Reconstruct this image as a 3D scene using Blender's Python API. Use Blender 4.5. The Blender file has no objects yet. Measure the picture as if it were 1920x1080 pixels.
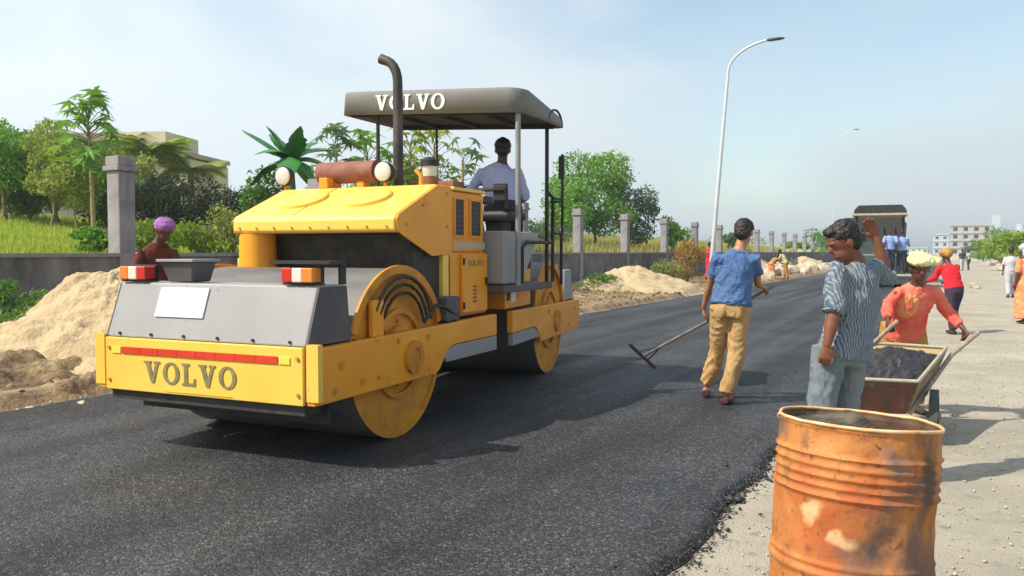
import bpy, bmesh, math, random
import numpy as np
from mathutils import Vector, Matrix, noise
random.seed(7); rng = np.random.default_rng(7)
R = math.radians
scene = bpy.context.scene
COL = scene.collection

# ------------------------------------------------------------ camera, sky, sun, exposure
FPX = 1540.0; HZ = 472.0; CAMZ = 1.45
cd = bpy.data.cameras.new("camera"); cam = bpy.data.objects.new("camera", cd); COL.objects.link(cam)
cd.sensor_fit = 'HORIZONTAL'; cd.sensor_width = 36.0; cd.lens = 36.0*FPX/1920.0
cd.clip_start = 0.05; cd.clip_end = 6000
cam.location = (0, 0, CAMZ); cam.rotation_euler = (R(90) - math.atan((540-HZ)/FPX), 0, 0)
scene.camera = cam

SUN_EL = 47.0
SDIR = Vector((-0.94, -0.34, 0)).normalized()
AZ = math.atan2(SDIR.x, SDIR.y)
sunv = Vector((SDIR.x*math.cos(R(SUN_EL)), SDIR.y*math.cos(R(SUN_EL)), math.sin(R(SUN_EL))))
sd = bpy.data.lights.new("sun", 'SUN'); sd.energy = 5.0; sd.angle = R(0.6); sd.color = (1.0, 0.92, 0.77)
sun = bpy.data.objects.new("sun", sd); COL.objects.link(sun)
sun.rotation_euler = (-sunv).to_track_quat('-Z', 'Y').to_euler(); sun.location = (-20, -5, 30)

world = bpy.data.worlds.new("World"); scene.world = world; world.use_nodes = True
wt = world.node_tree; wt.nodes.clear()
def wn(t, **k):
    n = wt.nodes.new(t)
    for a, b in k.items(): setattr(n, a, b)
    return n
w_out = wn('ShaderNodeOutputWorld'); w_bg = wn('ShaderNodeBackground'); w_bg.inputs[1].default_value = 0.122
w_sky = wn('ShaderNodeTexSky', sky_type='NISHITA', sun_disc=False)
w_sky.sun_elevation = R(SUN_EL); w_sky.sun_rotation = AZ; w_sky.air_density = 1.1; w_sky.dust_density = 1.2; w_sky.ozone_density = 1.6
tc = wn('ShaderNodeTexCoord')
def wmath(op, a, b=None, c=None):
    n = wn('ShaderNodeMath', operation=op)
    for i, v in enumerate((a, b, c)):
        if v is None: continue
        if isinstance(v, (int, float)): n.inputs[i].default_value = v
        else: wt.links.new(v, n.inputs[i])
    return n.outputs[0]
def wramp(v, lo, hi, a=0.0, b=1.0):
    n = wn('ShaderNodeMapRange', interpolation_type='SMOOTHSTEP')
    wt.links.new(v, n.inputs[0]); n.inputs[1].default_value = lo; n.inputs[2].default_value = hi
    n.inputs[3].default_value = a; n.inputs[4].default_value = b
    return n.outputs[0]
sep = wn('ShaderNodeSeparateXYZ'); wt.links.new(tc.outputs['Generated'], sep.inputs[0])
nz1 = wn('ShaderNodeTexNoise'); nz1.inputs['Scale'].default_value = 2.1; nz1.inputs['Detail'].default_value = 5; nz1.inputs['Roughness'].default_value = .5
nz1.inputs['Distortion'].default_value = .4
mp = wn('ShaderNodeMapping'); mp.inputs['Location'].default_value = (1.3, 0.4, 2.1); mp.inputs['Scale'].default_value = (1.0, 1.0, 2.2)
wt.links.new(tc.outputs['Generated'], mp.inputs[0]); wt.links.new(mp.outputs[0], nz1.inputs[0])
# whiter towards the sun's side (left), bluer to the upper right, hazy towards the horizon
side = wramp(sep.outputs[0], -0.55, 0.55, 1.0, 0.0)
low = wramp(sep.outputs[2], 0.0, 0.34, 1.0, 0.0)
cl = wmath('ADD', wmath('MULTIPLY', side, 0.42), wmath('MULTIPLY', low, 0.62))
cl = wmath('ADD', cl, wmath('MULTIPLY', wmath('SUBTRACT', nz1.outputs[0], 0.5), 1.7))
clf = wramp(cl, -0.10, 0.66)
clf = wmath('MULTIPLY_ADD', clf, 0.80, 0.12)
bright = wramp(sep.outputs[0], -0.75, 0.62, 0.90, 0.68)
ccol = wn('ShaderNodeMix', data_type='RGBA'); wt.links.new(low, ccol.inputs[0])
ccol.inputs[6].default_value = (8.5, 9.05, 9.4, 1); ccol.inputs[7].default_value = (6.9, 7.75, 8.35, 1)
cb = wn('ShaderNodeVectorMath', operation='SCALE'); wt.links.new(ccol.outputs[2], cb.inputs[0]); wt.links.new(bright, cb.inputs[3])
sks = wn('ShaderNodeVectorMath', operation='MULTIPLY'); wt.links.new(w_sky.outputs[0], sks.inputs[0]); sks.inputs[1].default_value = (1.45, 1.5, 1.35)
wmix = wn('ShaderNodeMix', data_type='RGBA'); wt.links.new(clf, wmix.inputs[0]); wt.links.new(sks.outputs[0], wmix.inputs[6]); wt.links.new(cb.outputs[0], wmix.inputs[7])
wt.links.new(wmix.outputs[2], w_bg.inputs[0]); wt.links.new(w_bg.outputs[0], w_out.inputs[0])

vs = scene.view_settings; vs.view_transform = 'Standard'; vs.look = 'None'; vs.gamma = 1; vs.exposure = 0.18
try: vs.use_curve_mapping = False
except Exception: pass

# ------------------------------------------------------------ materials
def mat(name, c1, c2=None, scale=4.0, rough=0.8, metal=0.0, bump=0.0, bscale=30.0, detail=6, lo=.35, hi=.65, c3=None, s3=1.0, lo3=.5, hi3=.6,
        stretch=None, spec=.5, coat=0.0, island=0.0, bdist=.01):
    m = bpy.data.materials.new(name); m.use_nodes = True; t = m.node_tree; b = t.nodes['Principled BSDF']
    b.inputs['Roughness'].default_value = rough; b.inputs['Metallic'].default_value = metal
    b.inputs['Specular IOR Level'].default_value = spec; b.inputs['Coat Weight'].default_value = coat
    co = t.nodes.new('ShaderNodeTexCoord'); vec = co.outputs['Object']
    if stretch:
        mpn = t.nodes.new('ShaderNodeMapping'); mpn.inputs['Scale'].default_value = stretch; t.links.new(vec, mpn.inputs[0]); vec = mpn.outputs[0]
    def nz(s, d=detail):
        n = t.nodes.new('ShaderNodeTexNoise'); n.inputs['Scale'].default_value = s; n.inputs['Detail'].default_value = d
        n.inputs['Roughness'].default_value = .6; t.links.new(vec, n.inputs[0]); return n.outputs[0]
    def mr(v, a, c):
        n = t.nodes.new('ShaderNodeMapRange'); t.links.new(v, n.inputs[0]); n.inputs[1].default_value = a; n.inputs[2].default_value = c; return n.outputs[0]
    def mixc(f, a, c):
        n = t.nodes.new('ShaderNodeMix'); n.data_type = 'RGBA'; t.links.new(f, n.inputs[0])
        for i, v in ((6, a), (7, c)):
            if isinstance(v, tuple): n.inputs[i].default_value = (*v[:3], 1)
            else: t.links.new(v, n.inputs[i])
        return n.outputs[2]
    col = None
    if c2 is not None:
        f = mr(nz(scale), lo, hi)
        if island:
            g = t.nodes.new('ShaderNodeNewGeometry'); n = t.nodes.new('ShaderNodeMix'); n.data_type = 'FLOAT'; n.inputs[0].default_value = island
            t.links.new(f, n.inputs[2]); t.links.new(g.outputs['Random Per Island'], n.inputs[3]); f = n.outputs[0]
        col = mixc(f, c1, c2)
    if c3 is not None:
        col = mixc(mr(nz(s3), lo3, hi3), col if col is not None else c1, c3)
    if col is None: b.inputs['Base Color'].default_value = (*c1, 1)
    else: t.links.new(col, b.inputs['Base Color'])
    if bump:
        bn = t.nodes.new('ShaderNodeBump'); bn.inputs['Strength'].default_value = bump; bn.inputs['Distance'].default_value = bdist
        t.links.new(nz(bscale), bn.inputs['Height']); t.links.new(bn.outputs[0], b.inputs['Normal'])
    m['b'] = 1
    return m

TH_ = math.radians(28.3)
def asphalt_mat():
    m = mat('fresh_asphalt', (.05,.05,.05)); t = m.node_tree; b = t.nodes['Principled BSDF']
    co = t.nodes.new('ShaderNodeTexCoord')
    v = t.nodes.new('ShaderNodeTexVoronoi'); v.inputs['Scale'].default_value = 78; t.links.new(co.outputs['Object'], v.inputs[0])
    v2 = t.nodes.new('ShaderNodeTexVoronoi'); v2.inputs['Scale'].default_value = 130; t.links.new(co.outputs['Object'], v2.inputs[0])
    n1 = t.nodes.new('ShaderNodeTexNoise'); n1.inputs['Scale'].default_value = .8; n1.inputs['Detail'].default_value = 6; t.links.new(co.outputs['Object'], n1.inputs[0])
    cr = t.nodes.new('ShaderNodeValToRGB'); s = t.nodes.new('ShaderNodeSeparateColor'); t.links.new(v.outputs['Color'], s.inputs[0]); t.links.new(s.outputs[0], cr.inputs[0])
    e = cr.color_ramp.elements; e[0].position = .0; e[0].color = (.014,.014,.016,1); e[1].position = 1; e[1].color = (.12,.115,.12,1)
    k = cr.color_ramp.elements.new(.55); k.color = (.033,.033,.036,1)
    k = cr.color_ramp.elements.new(.86); k.color = (.054,.054,.058,1)
    mx = t.nodes.new('ShaderNodeMix'); mx.data_type = 'RGBA'; mx.blend_type = 'MULTIPLY'; mx.inputs[0].default_value = 1
    mrn = t.nodes.new('ShaderNodeMapRange'); t.links.new(n1.outputs[0], mrn.inputs[0]); mrn.inputs[1].default_value = .35; mrn.inputs[2].default_value = .65
    mrn.inputs[3].default_value = .78; mrn.inputs[4].default_value = 1.3
    cc = t.nodes.new('ShaderNodeCombineColor')
    for i in range(3): t.links.new(mrn.outputs[0], cc.inputs[i])
    t.links.new(cr.outputs[0], mx.inputs[6]); t.links.new(cc.outputs[0], mx.inputs[7]); t.links.new(mx.outputs[2], b.inputs['Base Color'])
    # roller passes: long streaks along the road and a lane joint
    rot = t.nodes.new('ShaderNodeMapping'); rot.inputs['Rotation'].default_value = (0, 0, TH_); t.links.new(co.outputs['Object'], rot.inputs[0])
    stc = t.nodes.new('ShaderNodeMapping'); stc.inputs['Scale'].default_value = (1.5, .07, 1); t.links.new(rot.outputs[0], stc.inputs[0])
    ns = t.nodes.new('ShaderNodeTexNoise'); ns.inputs['Scale'].default_value = 1.0; ns.inputs['Detail'].default_value = 4; t.links.new(stc.outputs[0], ns.inputs[0])
    st2 = t.nodes.new('ShaderNodeMapRange'); t.links.new(ns.outputs[0], st2.inputs[0]); st2.inputs[1].default_value = .4; st2.inputs[2].default_value = .6; st2.inputs[3].default_value = .75; st2.inputs[4].default_value = 1.3
    mm = t.nodes.new('ShaderNodeMath'); mm.operation = 'MULTIPLY'; t.links.new(mrn.outputs[0], mm.inputs[0]); t.links.new(st2.outputs[0], mm.inputs[1])
    for i in range(3): t.links.new(mm.outputs[0], cc.inputs[i])
    rg = t.nodes.new('ShaderNodeMapRange'); t.links.new(ns.outputs[0], rg.inputs[0]); rg.inputs[1].default_value = .4; rg.inputs[2].default_value = .6; rg.inputs[3].default_value = .74; rg.inputs[4].default_value = .52; t.links.new(rg.outputs[0], b.inputs['Roughness'])
    ad = t.nodes.new('ShaderNodeMath'); ad.operation = 'ADD'; t.links.new(v.outputs[0], ad.inputs[0]); t.links.new(v2.outputs[0], ad.inputs[1])
    bp = t.nodes.new('ShaderNodeBump'); bp.invert = True; bp.inputs['Strength'].default_value = .8; bp.inputs['Distance'].default_value = .008
    t.links.new(ad.outputs[0], bp.inputs['Height']); t.links.new(bp.outputs[0], b.inputs['Normal'])
    b.inputs['Specular IOR Level'].default_value = .4
    return m

M = {}
M['asphalt'] = asphalt_mat()
M['asphalt_bits'] = mat('loose_asphalt', (.012,.012,.014), (.055,.054,.058), 9, rough=.6, island=.8)
M['shoulder'] = mat('packed_gravel_ground', (.345,.305,.24), (.44,.395,.315), 1.1, rough=.95, bump=.9, bscale=70, c3=(.24,.22,.185), s3=9, lo3=.57, hi3=.72, bdist=.015)
M['verge'] = mat('dry_soil', (.40,.29,.16), (.19,.125,.07), 1.5, rough=.98, bump=1, bscale=14, c3=(.16,.11,.07), s3=2.4, lo3=.54, hi3=.66, bdist=.05)
M['field'] = mat('field_ground', (.28,.36,.04), (.42,.44,.08), .35, rough=1, bump=.6, bscale=6, c3=(.30,.25,.11), s3=.1, lo3=.5, hi3=.64, bdist=.05)
M['plain'] = mat('far_plain', (.30,.27,.16), (.16,.20,.07), .02, rough=1, c3=(.36,.31,.22), s3=.05, lo3=.5, hi3=.6)
M['sand'] = mat('sand', (.58,.45,.27), (.47,.35,.20), 2.5, rough=.97, bump=.9, bscale=16, c3=(.40,.29,.16), s3=5, lo3=.54, hi3=.70, bdist=.05)
M['yellow'] = mat('worn_shaded_yellow_paint', (.92,.37,.008), (.82,.29,.006), 2.2, rough=.5, bump=.08, bscale=20, c3=(.30,.16,.035), s3=5.5, lo3=.63, hi3=.85, coat=.1)  # worn paint for the sides, their shade put into the deeper orange
M['yellow_lit'] = mat('lit_yellow_paint', (.93,.61,.10), (.88,.53,.07), 1.6, rough=.45, bump=.04, bscale=12, c3=(.55,.36,.08), s3=7, lo3=.66, hi3=.9, coat=.15)  # same paint for front and top faces, sunlight put into the paler tone
M['yellow_dirty'] = mat('dirty_yellow_paint', (.74,.31,.012), (.50,.19,.015), 5, rough=.65, bump=.2, bscale=26, c3=(.16,.07,.025), s3=3.5, lo3=.60, hi3=.78)
M['grey_panel'] = mat('light_grey_paint', (.32,.31,.315), (.275,.265,.27), 1.2, rough=.5, bump=.04, bscale=8, c3=(.30,.28,.26), s3=4, lo3=.62, hi3=.9)
M['grey_dark'] = mat('dark_grey_paint', (.075,.07,.072), (.11,.10,.10), 3, rough=.6)
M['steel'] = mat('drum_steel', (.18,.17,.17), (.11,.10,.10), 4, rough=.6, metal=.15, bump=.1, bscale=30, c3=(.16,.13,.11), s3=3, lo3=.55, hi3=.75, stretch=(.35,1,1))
M['black'] = mat('black_metal', (.012,.012,.013), (.03,.028,.026), 5, rough=.6)
M['dark'] = mat('dark_machinery', (.02,.019,.018), (.055,.045,.035), 8, rough=.7, bump=.3, bscale=25)
M['rust'] = mat('rusty_red_metal', (.20,.065,.045), (.28,.12,.08), 10, rough=.75, bump=.2, bscale=40)
M['post'] = mat('grey_post', (.22,.215,.21), (.30,.295,.285), 6, rough=.5, metal=.2)
M['canopy'] = mat('grey_canopy', (.165,.16,.152), (.215,.205,.195), 2.2, rough=.6, c3=(.16,.15,.14), s3=3, lo3=.58, hi3=.8, stretch=(.5,.5,2))
M['white'] = mat('white_paint', (.80,.80,.78), rough=.5)
M['letter_grey'] = mat('grey_lettering', (.17,.15,.08), (.30,.25,.10), 25, rough=.6)
M['red'] = mat('red_reflector', (.72,.055,.02), (.62,.04,.015), 9, rough=.35)
M['lens_red'] = mat('red_lens', (.62,.03,.025), rough=.2, coat=.5)
M['lens_orange'] = mat('orange_lens', (.85,.25,.04), rough=.2, coat=.5)
M['lens_white'] = mat('clear_lens', (.80,.72,.60), rough=.2, coat=.5)
M['lamp_glass'] = mat('headlamp_glass', (.62,.60,.53), rough=.25, coat=.6)
M['window'] = mat('dark_grille', (.028,.02,.018), (.05,.035,.03), 30, rough=.5)
M['concrete'] = mat('weathered_concrete', (.33,.31,.32), (.24,.225,.235), 2.2, rough=.92, bump=.35, bscale=22, c3=(.13,.12,.12), s3=1.6, lo3=.55, hi3=.72)
M['wall'] = mat('stained_wall_plaster', (.20,.18,.18), (.11,.10,.10), 1.6, rough=.95, bump=.4, bscale=14, c3=(.05,.05,.045), s3=.9, lo3=.5, hi3=.7)
M['cream'] = mat('cream_plaster', (.66,.57,.42), (.55,.46,.33), .6, rough=.9)
M['tan_slab'] = mat('tan_concrete', (.42,.33,.24), (.34,.26,.19), .8, rough=.9)
M['pink_plaster'] = mat('pinkish_render', (.50,.45,.42), (.42,.38,.36), .3, rough=.9)
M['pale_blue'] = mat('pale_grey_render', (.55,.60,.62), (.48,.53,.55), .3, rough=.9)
M['opening'] = mat('dark_opening', (.03,.028,.03), (.06,.05,.05), 1, rough=.8)
M['lamp_post'] = mat('galvanised_pole', (.62,.64,.66), (.56,.58,.60), 3, rough=.4, metal=.2)
M['lamp_head'] = mat('dark_lamp_housing', (.06,.07,.08), rough=.5)
M['bark'] = mat('bark', (.16,.11,.07), (.26,.20,.13), 8, rough=.95, bump=.5, bscale=20)
M['bark_tan'] = mat('pale_bark', (.42,.30,.14), (.30,.21,.10), 6, rough=.95)
def leafm(n, a, b, isl=.55, sc=1.2): 
    m = mat(n, a, b, sc, rough=.6, island=isl, spec=.3)
    bs = m.node_tree.nodes['Principled BSDF']; bs.inputs['Transmission Weight'].default_value = 0
    t = m.node_tree; tr = t.nodes.new('ShaderNodeBsdfTranslucent'); ms = t.nodes.new('ShaderNodeMixShader'); ms.inputs[0].default_value = .38
    t.links.new(bs.inputs['Base Color'].links[0].from_socket, tr.inputs[0]); out = t.nodes['Material Output']
    t.links.new(bs.outputs[0], ms.inputs[1]); t.links.new(tr.outputs[0], ms.inputs[2]); t.links.new(ms.outputs[0], out.inputs[0])
    return m
M['leaf'] = leafm('green_leaves', (.045,.13,.022), (.16,.32,.045))
M['leaf_bright'] = leafm('bright_green_leaves', (.09,.25,.03), (.24,.42,.05))
M['leaf_lime'] = leafm('lime_leaves', (.13,.24,.02), (.34,.44,.05))
M['leaf_yellow'] = leafm('yellow_green_leaves', (.17,.25,.035), (.42,.46,.10))
M['leaf_dark'] = leafm('dark_hedge_leaves', (.018,.035,.015), (.075,.09,.035))
M['leaf_grey'] = leafm('grey_green_leaves', (.06,.12,.055), (.18,.27,.12))
M['leaf_dry'] = leafm('dry_brown_leaves', (.34,.15,.03), (.46,.33,.08))
M['grass'] = leafm('grass_blades', (.26,.36,.03), (.50,.56,.09), .5, .5)
M['dry_grass'] = leafm('dry_grass_blades', (.32,.30,.07), (.44,.38,.14), .6, .7)
M['banana'] = mat('banana_leaf', (.025,.14,.03), (.06,.24,.05), 3, rough=.4)
M['boulder'] = mat('pale_rock', (.58,.49,.38), (.42,.34,.26), 1.5, rough=.95, bump=.4, bscale=8, c3=(.25,.19,.14), s3=2.5, lo3=.55, hi3=.7)
M['pebble'] = mat('pebbles', (.28,.25,.20), (.58,.53,.43), 6, rough=.9, island=.8)
M['skin'] = mat('brown_skin', (.24,.085,.045), (.17,.058,.032), 12, rough=.6)
M['skin_dark'] = mat('dark_brown_skin', (.085,.032,.022), (.12,.045,.028), 12, rough=.5)
M['skin_light'] = mat('light_brown_skin', (.46,.21,.11), (.36,.15,.075), 12, rough=.5)
M['hair'] = mat('black_hair', (.008,.007,.007), (.022,.019,.017), 60, rough=.55, bump=.5, bscale=120, bdist=.004)
M['eye'] = mat('dark_eye', (.06,.045,.04), rough=.25)
def cloth(n, a, b, sc=9): return mat(n, a, b, sc, rough=.9, bump=.35, bscale=18, bdist=.01, spec=.2)
M['blue_tee'] = cloth('faded_blue_jersey', (.065,.12,.27), (.10,.19,.38), 5)
M['tan_trousers'] = cloth('tan_trouser_cloth', (.42,.25,.10), (.54,.35,.16), 5)
M['grey_trousers'] = cloth('grey_blue_trouser_cloth', (.12,.155,.175), (.20,.235,.25), 4)
M['coral'] = cloth('coral_red_cloth', (.76,.10,.075), (.84,.22,.15), 5)
M['red_cloth'] = cloth('bright_red_cloth', (.72,.03,.04), (.62,.02,.03), 6)
M['ochre_cloth'] = cloth('ochre_cloth', (.50,.27,.08), (.36,.18,.05), 6)
M['lavender_shirt'] = cloth('pale_lavender_cloth', (.40,.42,.66), (.50,.52,.72), 5)
M['sky_shirt'] = cloth('light_blue_cloth', (.20,.29,.58), (.30,.39,.66), 8)
M['yellow_cap'] = cloth('pale_yellow_towel', (.72,.68,.28), (.82,.80,.45), 9)
M['purple'] = cloth('purple_headscarf', (.27,.10,.33), (.40,.20,.46), 8)
M['maroon'] = cloth('dark_maroon_cloth', (.085,.02,.018), (.15,.045,.03), 8)
M['white_cloth'] = cloth('white_cloth', (.52,.51,.55), (.44,.43,.47), 6)
M['orange_cloth'] = cloth('orange_sari_cloth', (.78,.20,.08), (.82,.34,.16), 7)
M['dark_cloth'] = cloth('dark_cloth', (.035,.03,.05), (.06,.05,.08), 7)
M['pale_yellow_shirt'] = cloth('pale_straw_cloth', (.70,.64,.36), (.62,.55,.28), 6)
M['shoe'] = mat('dark_shoe', (.03,.022,.02), rough=.7)
M['shoe_red'] = mat('dark_red_sandal', (.07,.015,.014), rough=.7)
M['wood'] = mat('worn_pale_wood', (.40,.31,.24), (.24,.18,.15), 20, rough=.85, stretch=(1,1,1))
M['wood_dark'] = mat('dark_worn_handle', (.20,.16,.14), (.10,.085,.08), 14, rough=.7)
M['cart'] = mat('rusty_brown_sheet', (.24,.17,.10), (.34,.26,.16), 6, rough=.8, bump=.2, bscale=20)
M['cart_in'] = mat('sunlit_tan_sheet', (.55,.40,.17), (.46,.36,.17), 5, rough=.85)  # rusty tan, with sun on the tray's back wall put into the colour
M['cart_red'] = mat('dark_red_brown_sheet', (.13,.045,.03), (.07,.035,.025), 7, rough=.7)
M['rim'] = mat('pale_worn_edge', (.50,.44,.34), (.36,.30,.22), 12, rough=.8)
M['tyre'] = mat('grey_rubber', (.05,.06,.055), (.085,.095,.085), 8, rough=.85)
M['paver_green'] = mat('dark_green_machine', (.03,.06,.05), (.06,.09,.08), 2, rough=.6)
M['paver_grey'] = mat('grey_screed', (.30,.30,.31), (.22,.22,.23), 2, rough=.6)
M['truck'] = mat('dark_grey_tipper', (.035,.035,.033), (.055,.055,.052), 1.2, rough=.7)

def striped():
    m = mat('striped_cloth', (.2,.3,.35), rough=.9, spec=.2, bump=.3, bscale=18, bdist=.01); t = m.node_tree; b = t.nodes['Principled BSDF']
    co = t.nodes.new('ShaderNodeTexCoord'); sp = t.nodes.new('ShaderNodeSeparateXYZ'); t.links.new(co.outputs['Object'], sp.inputs[0])
    at = t.nodes.new('ShaderNodeMath'); at.operation = 'ARCTAN2'
    nz = t.nodes.new('ShaderNodeTexNoise'); nz.inputs['Scale'].default_value = 6; t.links.new(co.outputs['Object'], nz.inputs[0])
    s1 = t.nodes.new('ShaderNodeMath'); s1.operation = 'MULTIPLY_ADD'; t.links.new(nz.outputs[0], s1.inputs[0]); s1.inputs[1].default_value = .003; t.links.new(sp.outputs[0], s1.inputs[2])
    s2 = t.nodes.new('ShaderNodeMath'); s2.operation = 'MULTIPLY_ADD'; t.links.new(sp.outputs[1], s2.inputs[0]); s2.inputs[1].default_value = .6; t.links.new(s1.outputs[0], s2.inputs[2])
    s3 = t.nodes.new('ShaderNodeMath'); s3.operation = 'MULTIPLY'; t.links.new(s2.outputs[0], s3.inputs[0]); s3.inputs[1].default_value = 330
    s4 = t.nodes.new('ShaderNodeMath'); s4.operation = 'SINE'; t.links.new(s3.outputs[0], s4.inputs[0])
    cr = t.nodes.new('ShaderNodeValToRGB'); mr = t.nodes.new('ShaderNodeMapRange'); t.links.new(s4.outputs[0], mr.inputs[0]); mr.inputs[1].default_value = -1
    t.links.new(mr.outputs[0], cr.inputs[0]); e = cr.color_ramp.elements
    e[0].position = .25; e[0].color = (.09,.125,.17,1); e[1].position = .85; e[1].color = (.25,.28,.31,1)
    t.links.new(cr.outputs[0], b.inputs['Base Color'])
    return m
M['striped'] = striped()

def barrel_mat():
    m = mat('orange_rusted_drum_paint', (.38,.12,.028), (.54,.22,.055), 4.5, rough=.7, bump=.5, bscale=14, bdist=.012, c3=(.42,.10,.02), s3=3.2, lo3=.48, hi3=.62)
    t = m.node_tree; b = t.nodes['Principled BSDF']; src = b.inputs['Base Color'].links[0].from_socket
    co = t.nodes.new('ShaderNodeTexCoord')
    def nzz(s, loc, d=5):
        mpn = t.nodes.new('ShaderNodeMapping'); mpn.inputs['Location'].default_value = loc; t.links.new(co.outputs['Object'], mpn.inputs[0])
        n = t.nodes.new('ShaderNodeTexNoise'); n.inputs['Scale'].default_value = s; n.inputs['Detail'].default_value = d; t.links.new(mpn.outputs[0], n.inputs[0]); return n.outputs[0]
    def ov(prev, v, lo, hi, c):
        mr = t.nodes.new('ShaderNodeMapRange'); t.links.new(v, mr.inputs[0]); mr.inputs[1].default_value = lo; mr.inputs[2].default_value = hi
        x = t.nodes.new('ShaderNodeMix'); x.data_type = 'RGBA'; t.links.new(mr.outputs[0], x.inputs[0]); t.links.new(prev, x.inputs[6]); x.inputs[7].default_value = (*c, 1); return x.outputs[2]
    c = ov(src, nzz(3.0, (4.2,1.7,.3)), .56, .68, (.10,.075,.075))      # dark scorched patches
    c = ov(c, nzz(3.6, (9.1,3.3,6.2)), .64, .71, (.80,.66,.36))          # bare flaked patches
    c = ov(c, nzz(22, (1,1,1)), .60, .75, (.20,.07,.025))
    def spot(prev, loc, scl, r0, r1, amt, col):      # dark streak / flaked patch with its own outline
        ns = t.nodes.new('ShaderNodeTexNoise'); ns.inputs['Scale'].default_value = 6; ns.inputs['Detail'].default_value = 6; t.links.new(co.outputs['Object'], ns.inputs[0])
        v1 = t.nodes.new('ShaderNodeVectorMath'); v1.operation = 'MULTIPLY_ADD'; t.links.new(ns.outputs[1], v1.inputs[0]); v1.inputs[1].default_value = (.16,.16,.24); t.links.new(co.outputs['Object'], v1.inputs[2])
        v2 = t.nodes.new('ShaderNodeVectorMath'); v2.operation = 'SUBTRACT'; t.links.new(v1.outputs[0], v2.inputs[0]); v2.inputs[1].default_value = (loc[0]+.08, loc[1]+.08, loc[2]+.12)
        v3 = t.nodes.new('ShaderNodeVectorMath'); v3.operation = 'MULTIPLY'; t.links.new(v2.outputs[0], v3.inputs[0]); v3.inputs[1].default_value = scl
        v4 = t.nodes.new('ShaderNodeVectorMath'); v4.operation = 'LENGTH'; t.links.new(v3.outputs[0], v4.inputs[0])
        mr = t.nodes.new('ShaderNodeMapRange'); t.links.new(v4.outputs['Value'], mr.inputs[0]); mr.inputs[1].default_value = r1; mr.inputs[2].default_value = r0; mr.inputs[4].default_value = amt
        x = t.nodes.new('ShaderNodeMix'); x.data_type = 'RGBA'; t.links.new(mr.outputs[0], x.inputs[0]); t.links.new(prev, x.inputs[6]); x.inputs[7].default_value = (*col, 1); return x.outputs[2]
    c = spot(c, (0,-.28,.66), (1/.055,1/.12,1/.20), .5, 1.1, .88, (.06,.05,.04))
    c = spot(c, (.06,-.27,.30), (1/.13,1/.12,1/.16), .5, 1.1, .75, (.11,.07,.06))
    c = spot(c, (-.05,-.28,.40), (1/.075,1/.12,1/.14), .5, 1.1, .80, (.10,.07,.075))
    c = spot(c, (-.16,-.24,.74), (1/.08,1/.12,1/.04), .4, 1.1, .6, (.18,.15,.13))
    c = spot(c, (-.279,-.03,.52), (1/.10,1/.05,1/.055), .5, 1.0, .62, (.80,.58,.30))
    c = spot(c, (-.25,-.12,.40), (1/.10,1/.05,1/.035), .5, 1.0, .55, (.80,.58,.30))
    t.links.new(c, b.inputs['Base Color'])
    return m
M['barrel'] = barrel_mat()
M['barrel_in'] = mat('tar_stained_rust', (.05,.022,.015), (.16,.10,.05), 6, rough=.8, bump=.4, bscale=14, c3=(.30,.12,.04), s3=4, lo3=.6, hi3=.7)
M['barrel_rim'] = mat('worn_orange_rim', (.70,.34,.12), (.80,.58,.34), 9, rough=.55, c3=(.30,.10,.03), s3=12, lo3=.6, hi3=.72)
def overlay(m, col, scale, lo, hi, stretch=(1,1,1), amt=1.0):
    t = m.node_tree; b = t.nodes['Principled BSDF']; src = b.inputs['Base Color'].links[0].from_socket
    co = t.nodes.new('ShaderNodeTexCoord'); mpn = t.nodes.new('ShaderNodeMapping'); mpn.inputs['Scale'].default_value = stretch; mpn.inputs['Location'].default_value = (scale, 1.7, .3)
    t.links.new(co.outputs['Object'], mpn.inputs[0]); n = t.nodes.new('ShaderNodeTexNoise'); n.inputs['Scale'].default_value = scale; n.inputs['Detail'].default_value = 8; n.inputs['Roughness'].default_value = .65
    t.links.new(mpn.outputs[0], n.inputs[0]); mr = t.nodes.new('ShaderNodeMapRange'); t.links.new(n.outputs[0], mr.inputs[0]); mr.inputs[1].default_value = lo; mr.inputs[2].default_value = hi; mr.inputs[4].default_value = amt
    x = t.nodes.new('ShaderNodeMix'); x.data_type = 'RGBA'; t.links.new(mr.outputs[0], x.inputs[0]); t.links.new(src, x.inputs[6]); x.inputs[7].default_value = (*col, 1); t.links.new(x.outputs[2], b.inputs['Base Color'])
for k_ in ('yellow', 'yellow_lit'):
    overlay(M[k_], (.50,.34,.16), 3.0, .54, .82, (1,1,.35), .35)      # dust runs
    overlay(M[k_], (.10,.06,.035), 26, .665, .70, (1,1,1), .8)         # paint chips
    overlay(M[k_], (.20,.10,.04), 7, .64, .74, (1.5,1.5,.3), .6)
overlay(M['grey_panel'], (.26,.22,.18), 4, .52, .8, (1,1,.35), .6); overlay(M['grey_panel'], (.10,.07,.05), 28, .66, .70, (1,1,1), .8)
overlay(M['canopy'], (.40,.36,.30), 3, .55, .8, (1,1,.5), .5); overlay(M['wall'], (.30,.27,.24), 2.2, .5, .72, (1,1,.25), .8); overlay(M['concrete'], (.15,.14,.135), 3.5, .52, .7, (2,2,.25), .7)
overlay(M['shoulder'], (.27,.24,.19), .9, .5, .66, (.5,1,1), .6); overlay(M['shoulder'], (.50,.45,.36), 14, .62, .68); overlay(M['sand'], (.68,.56,.36), 30, .6, .68); overlay(M['sand'], (.36,.26,.15), 16, .62, .70)
overlay(M['asphalt'], (.018,.018,.02), 30, .56, .66, (1,1,1), .8)
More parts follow.
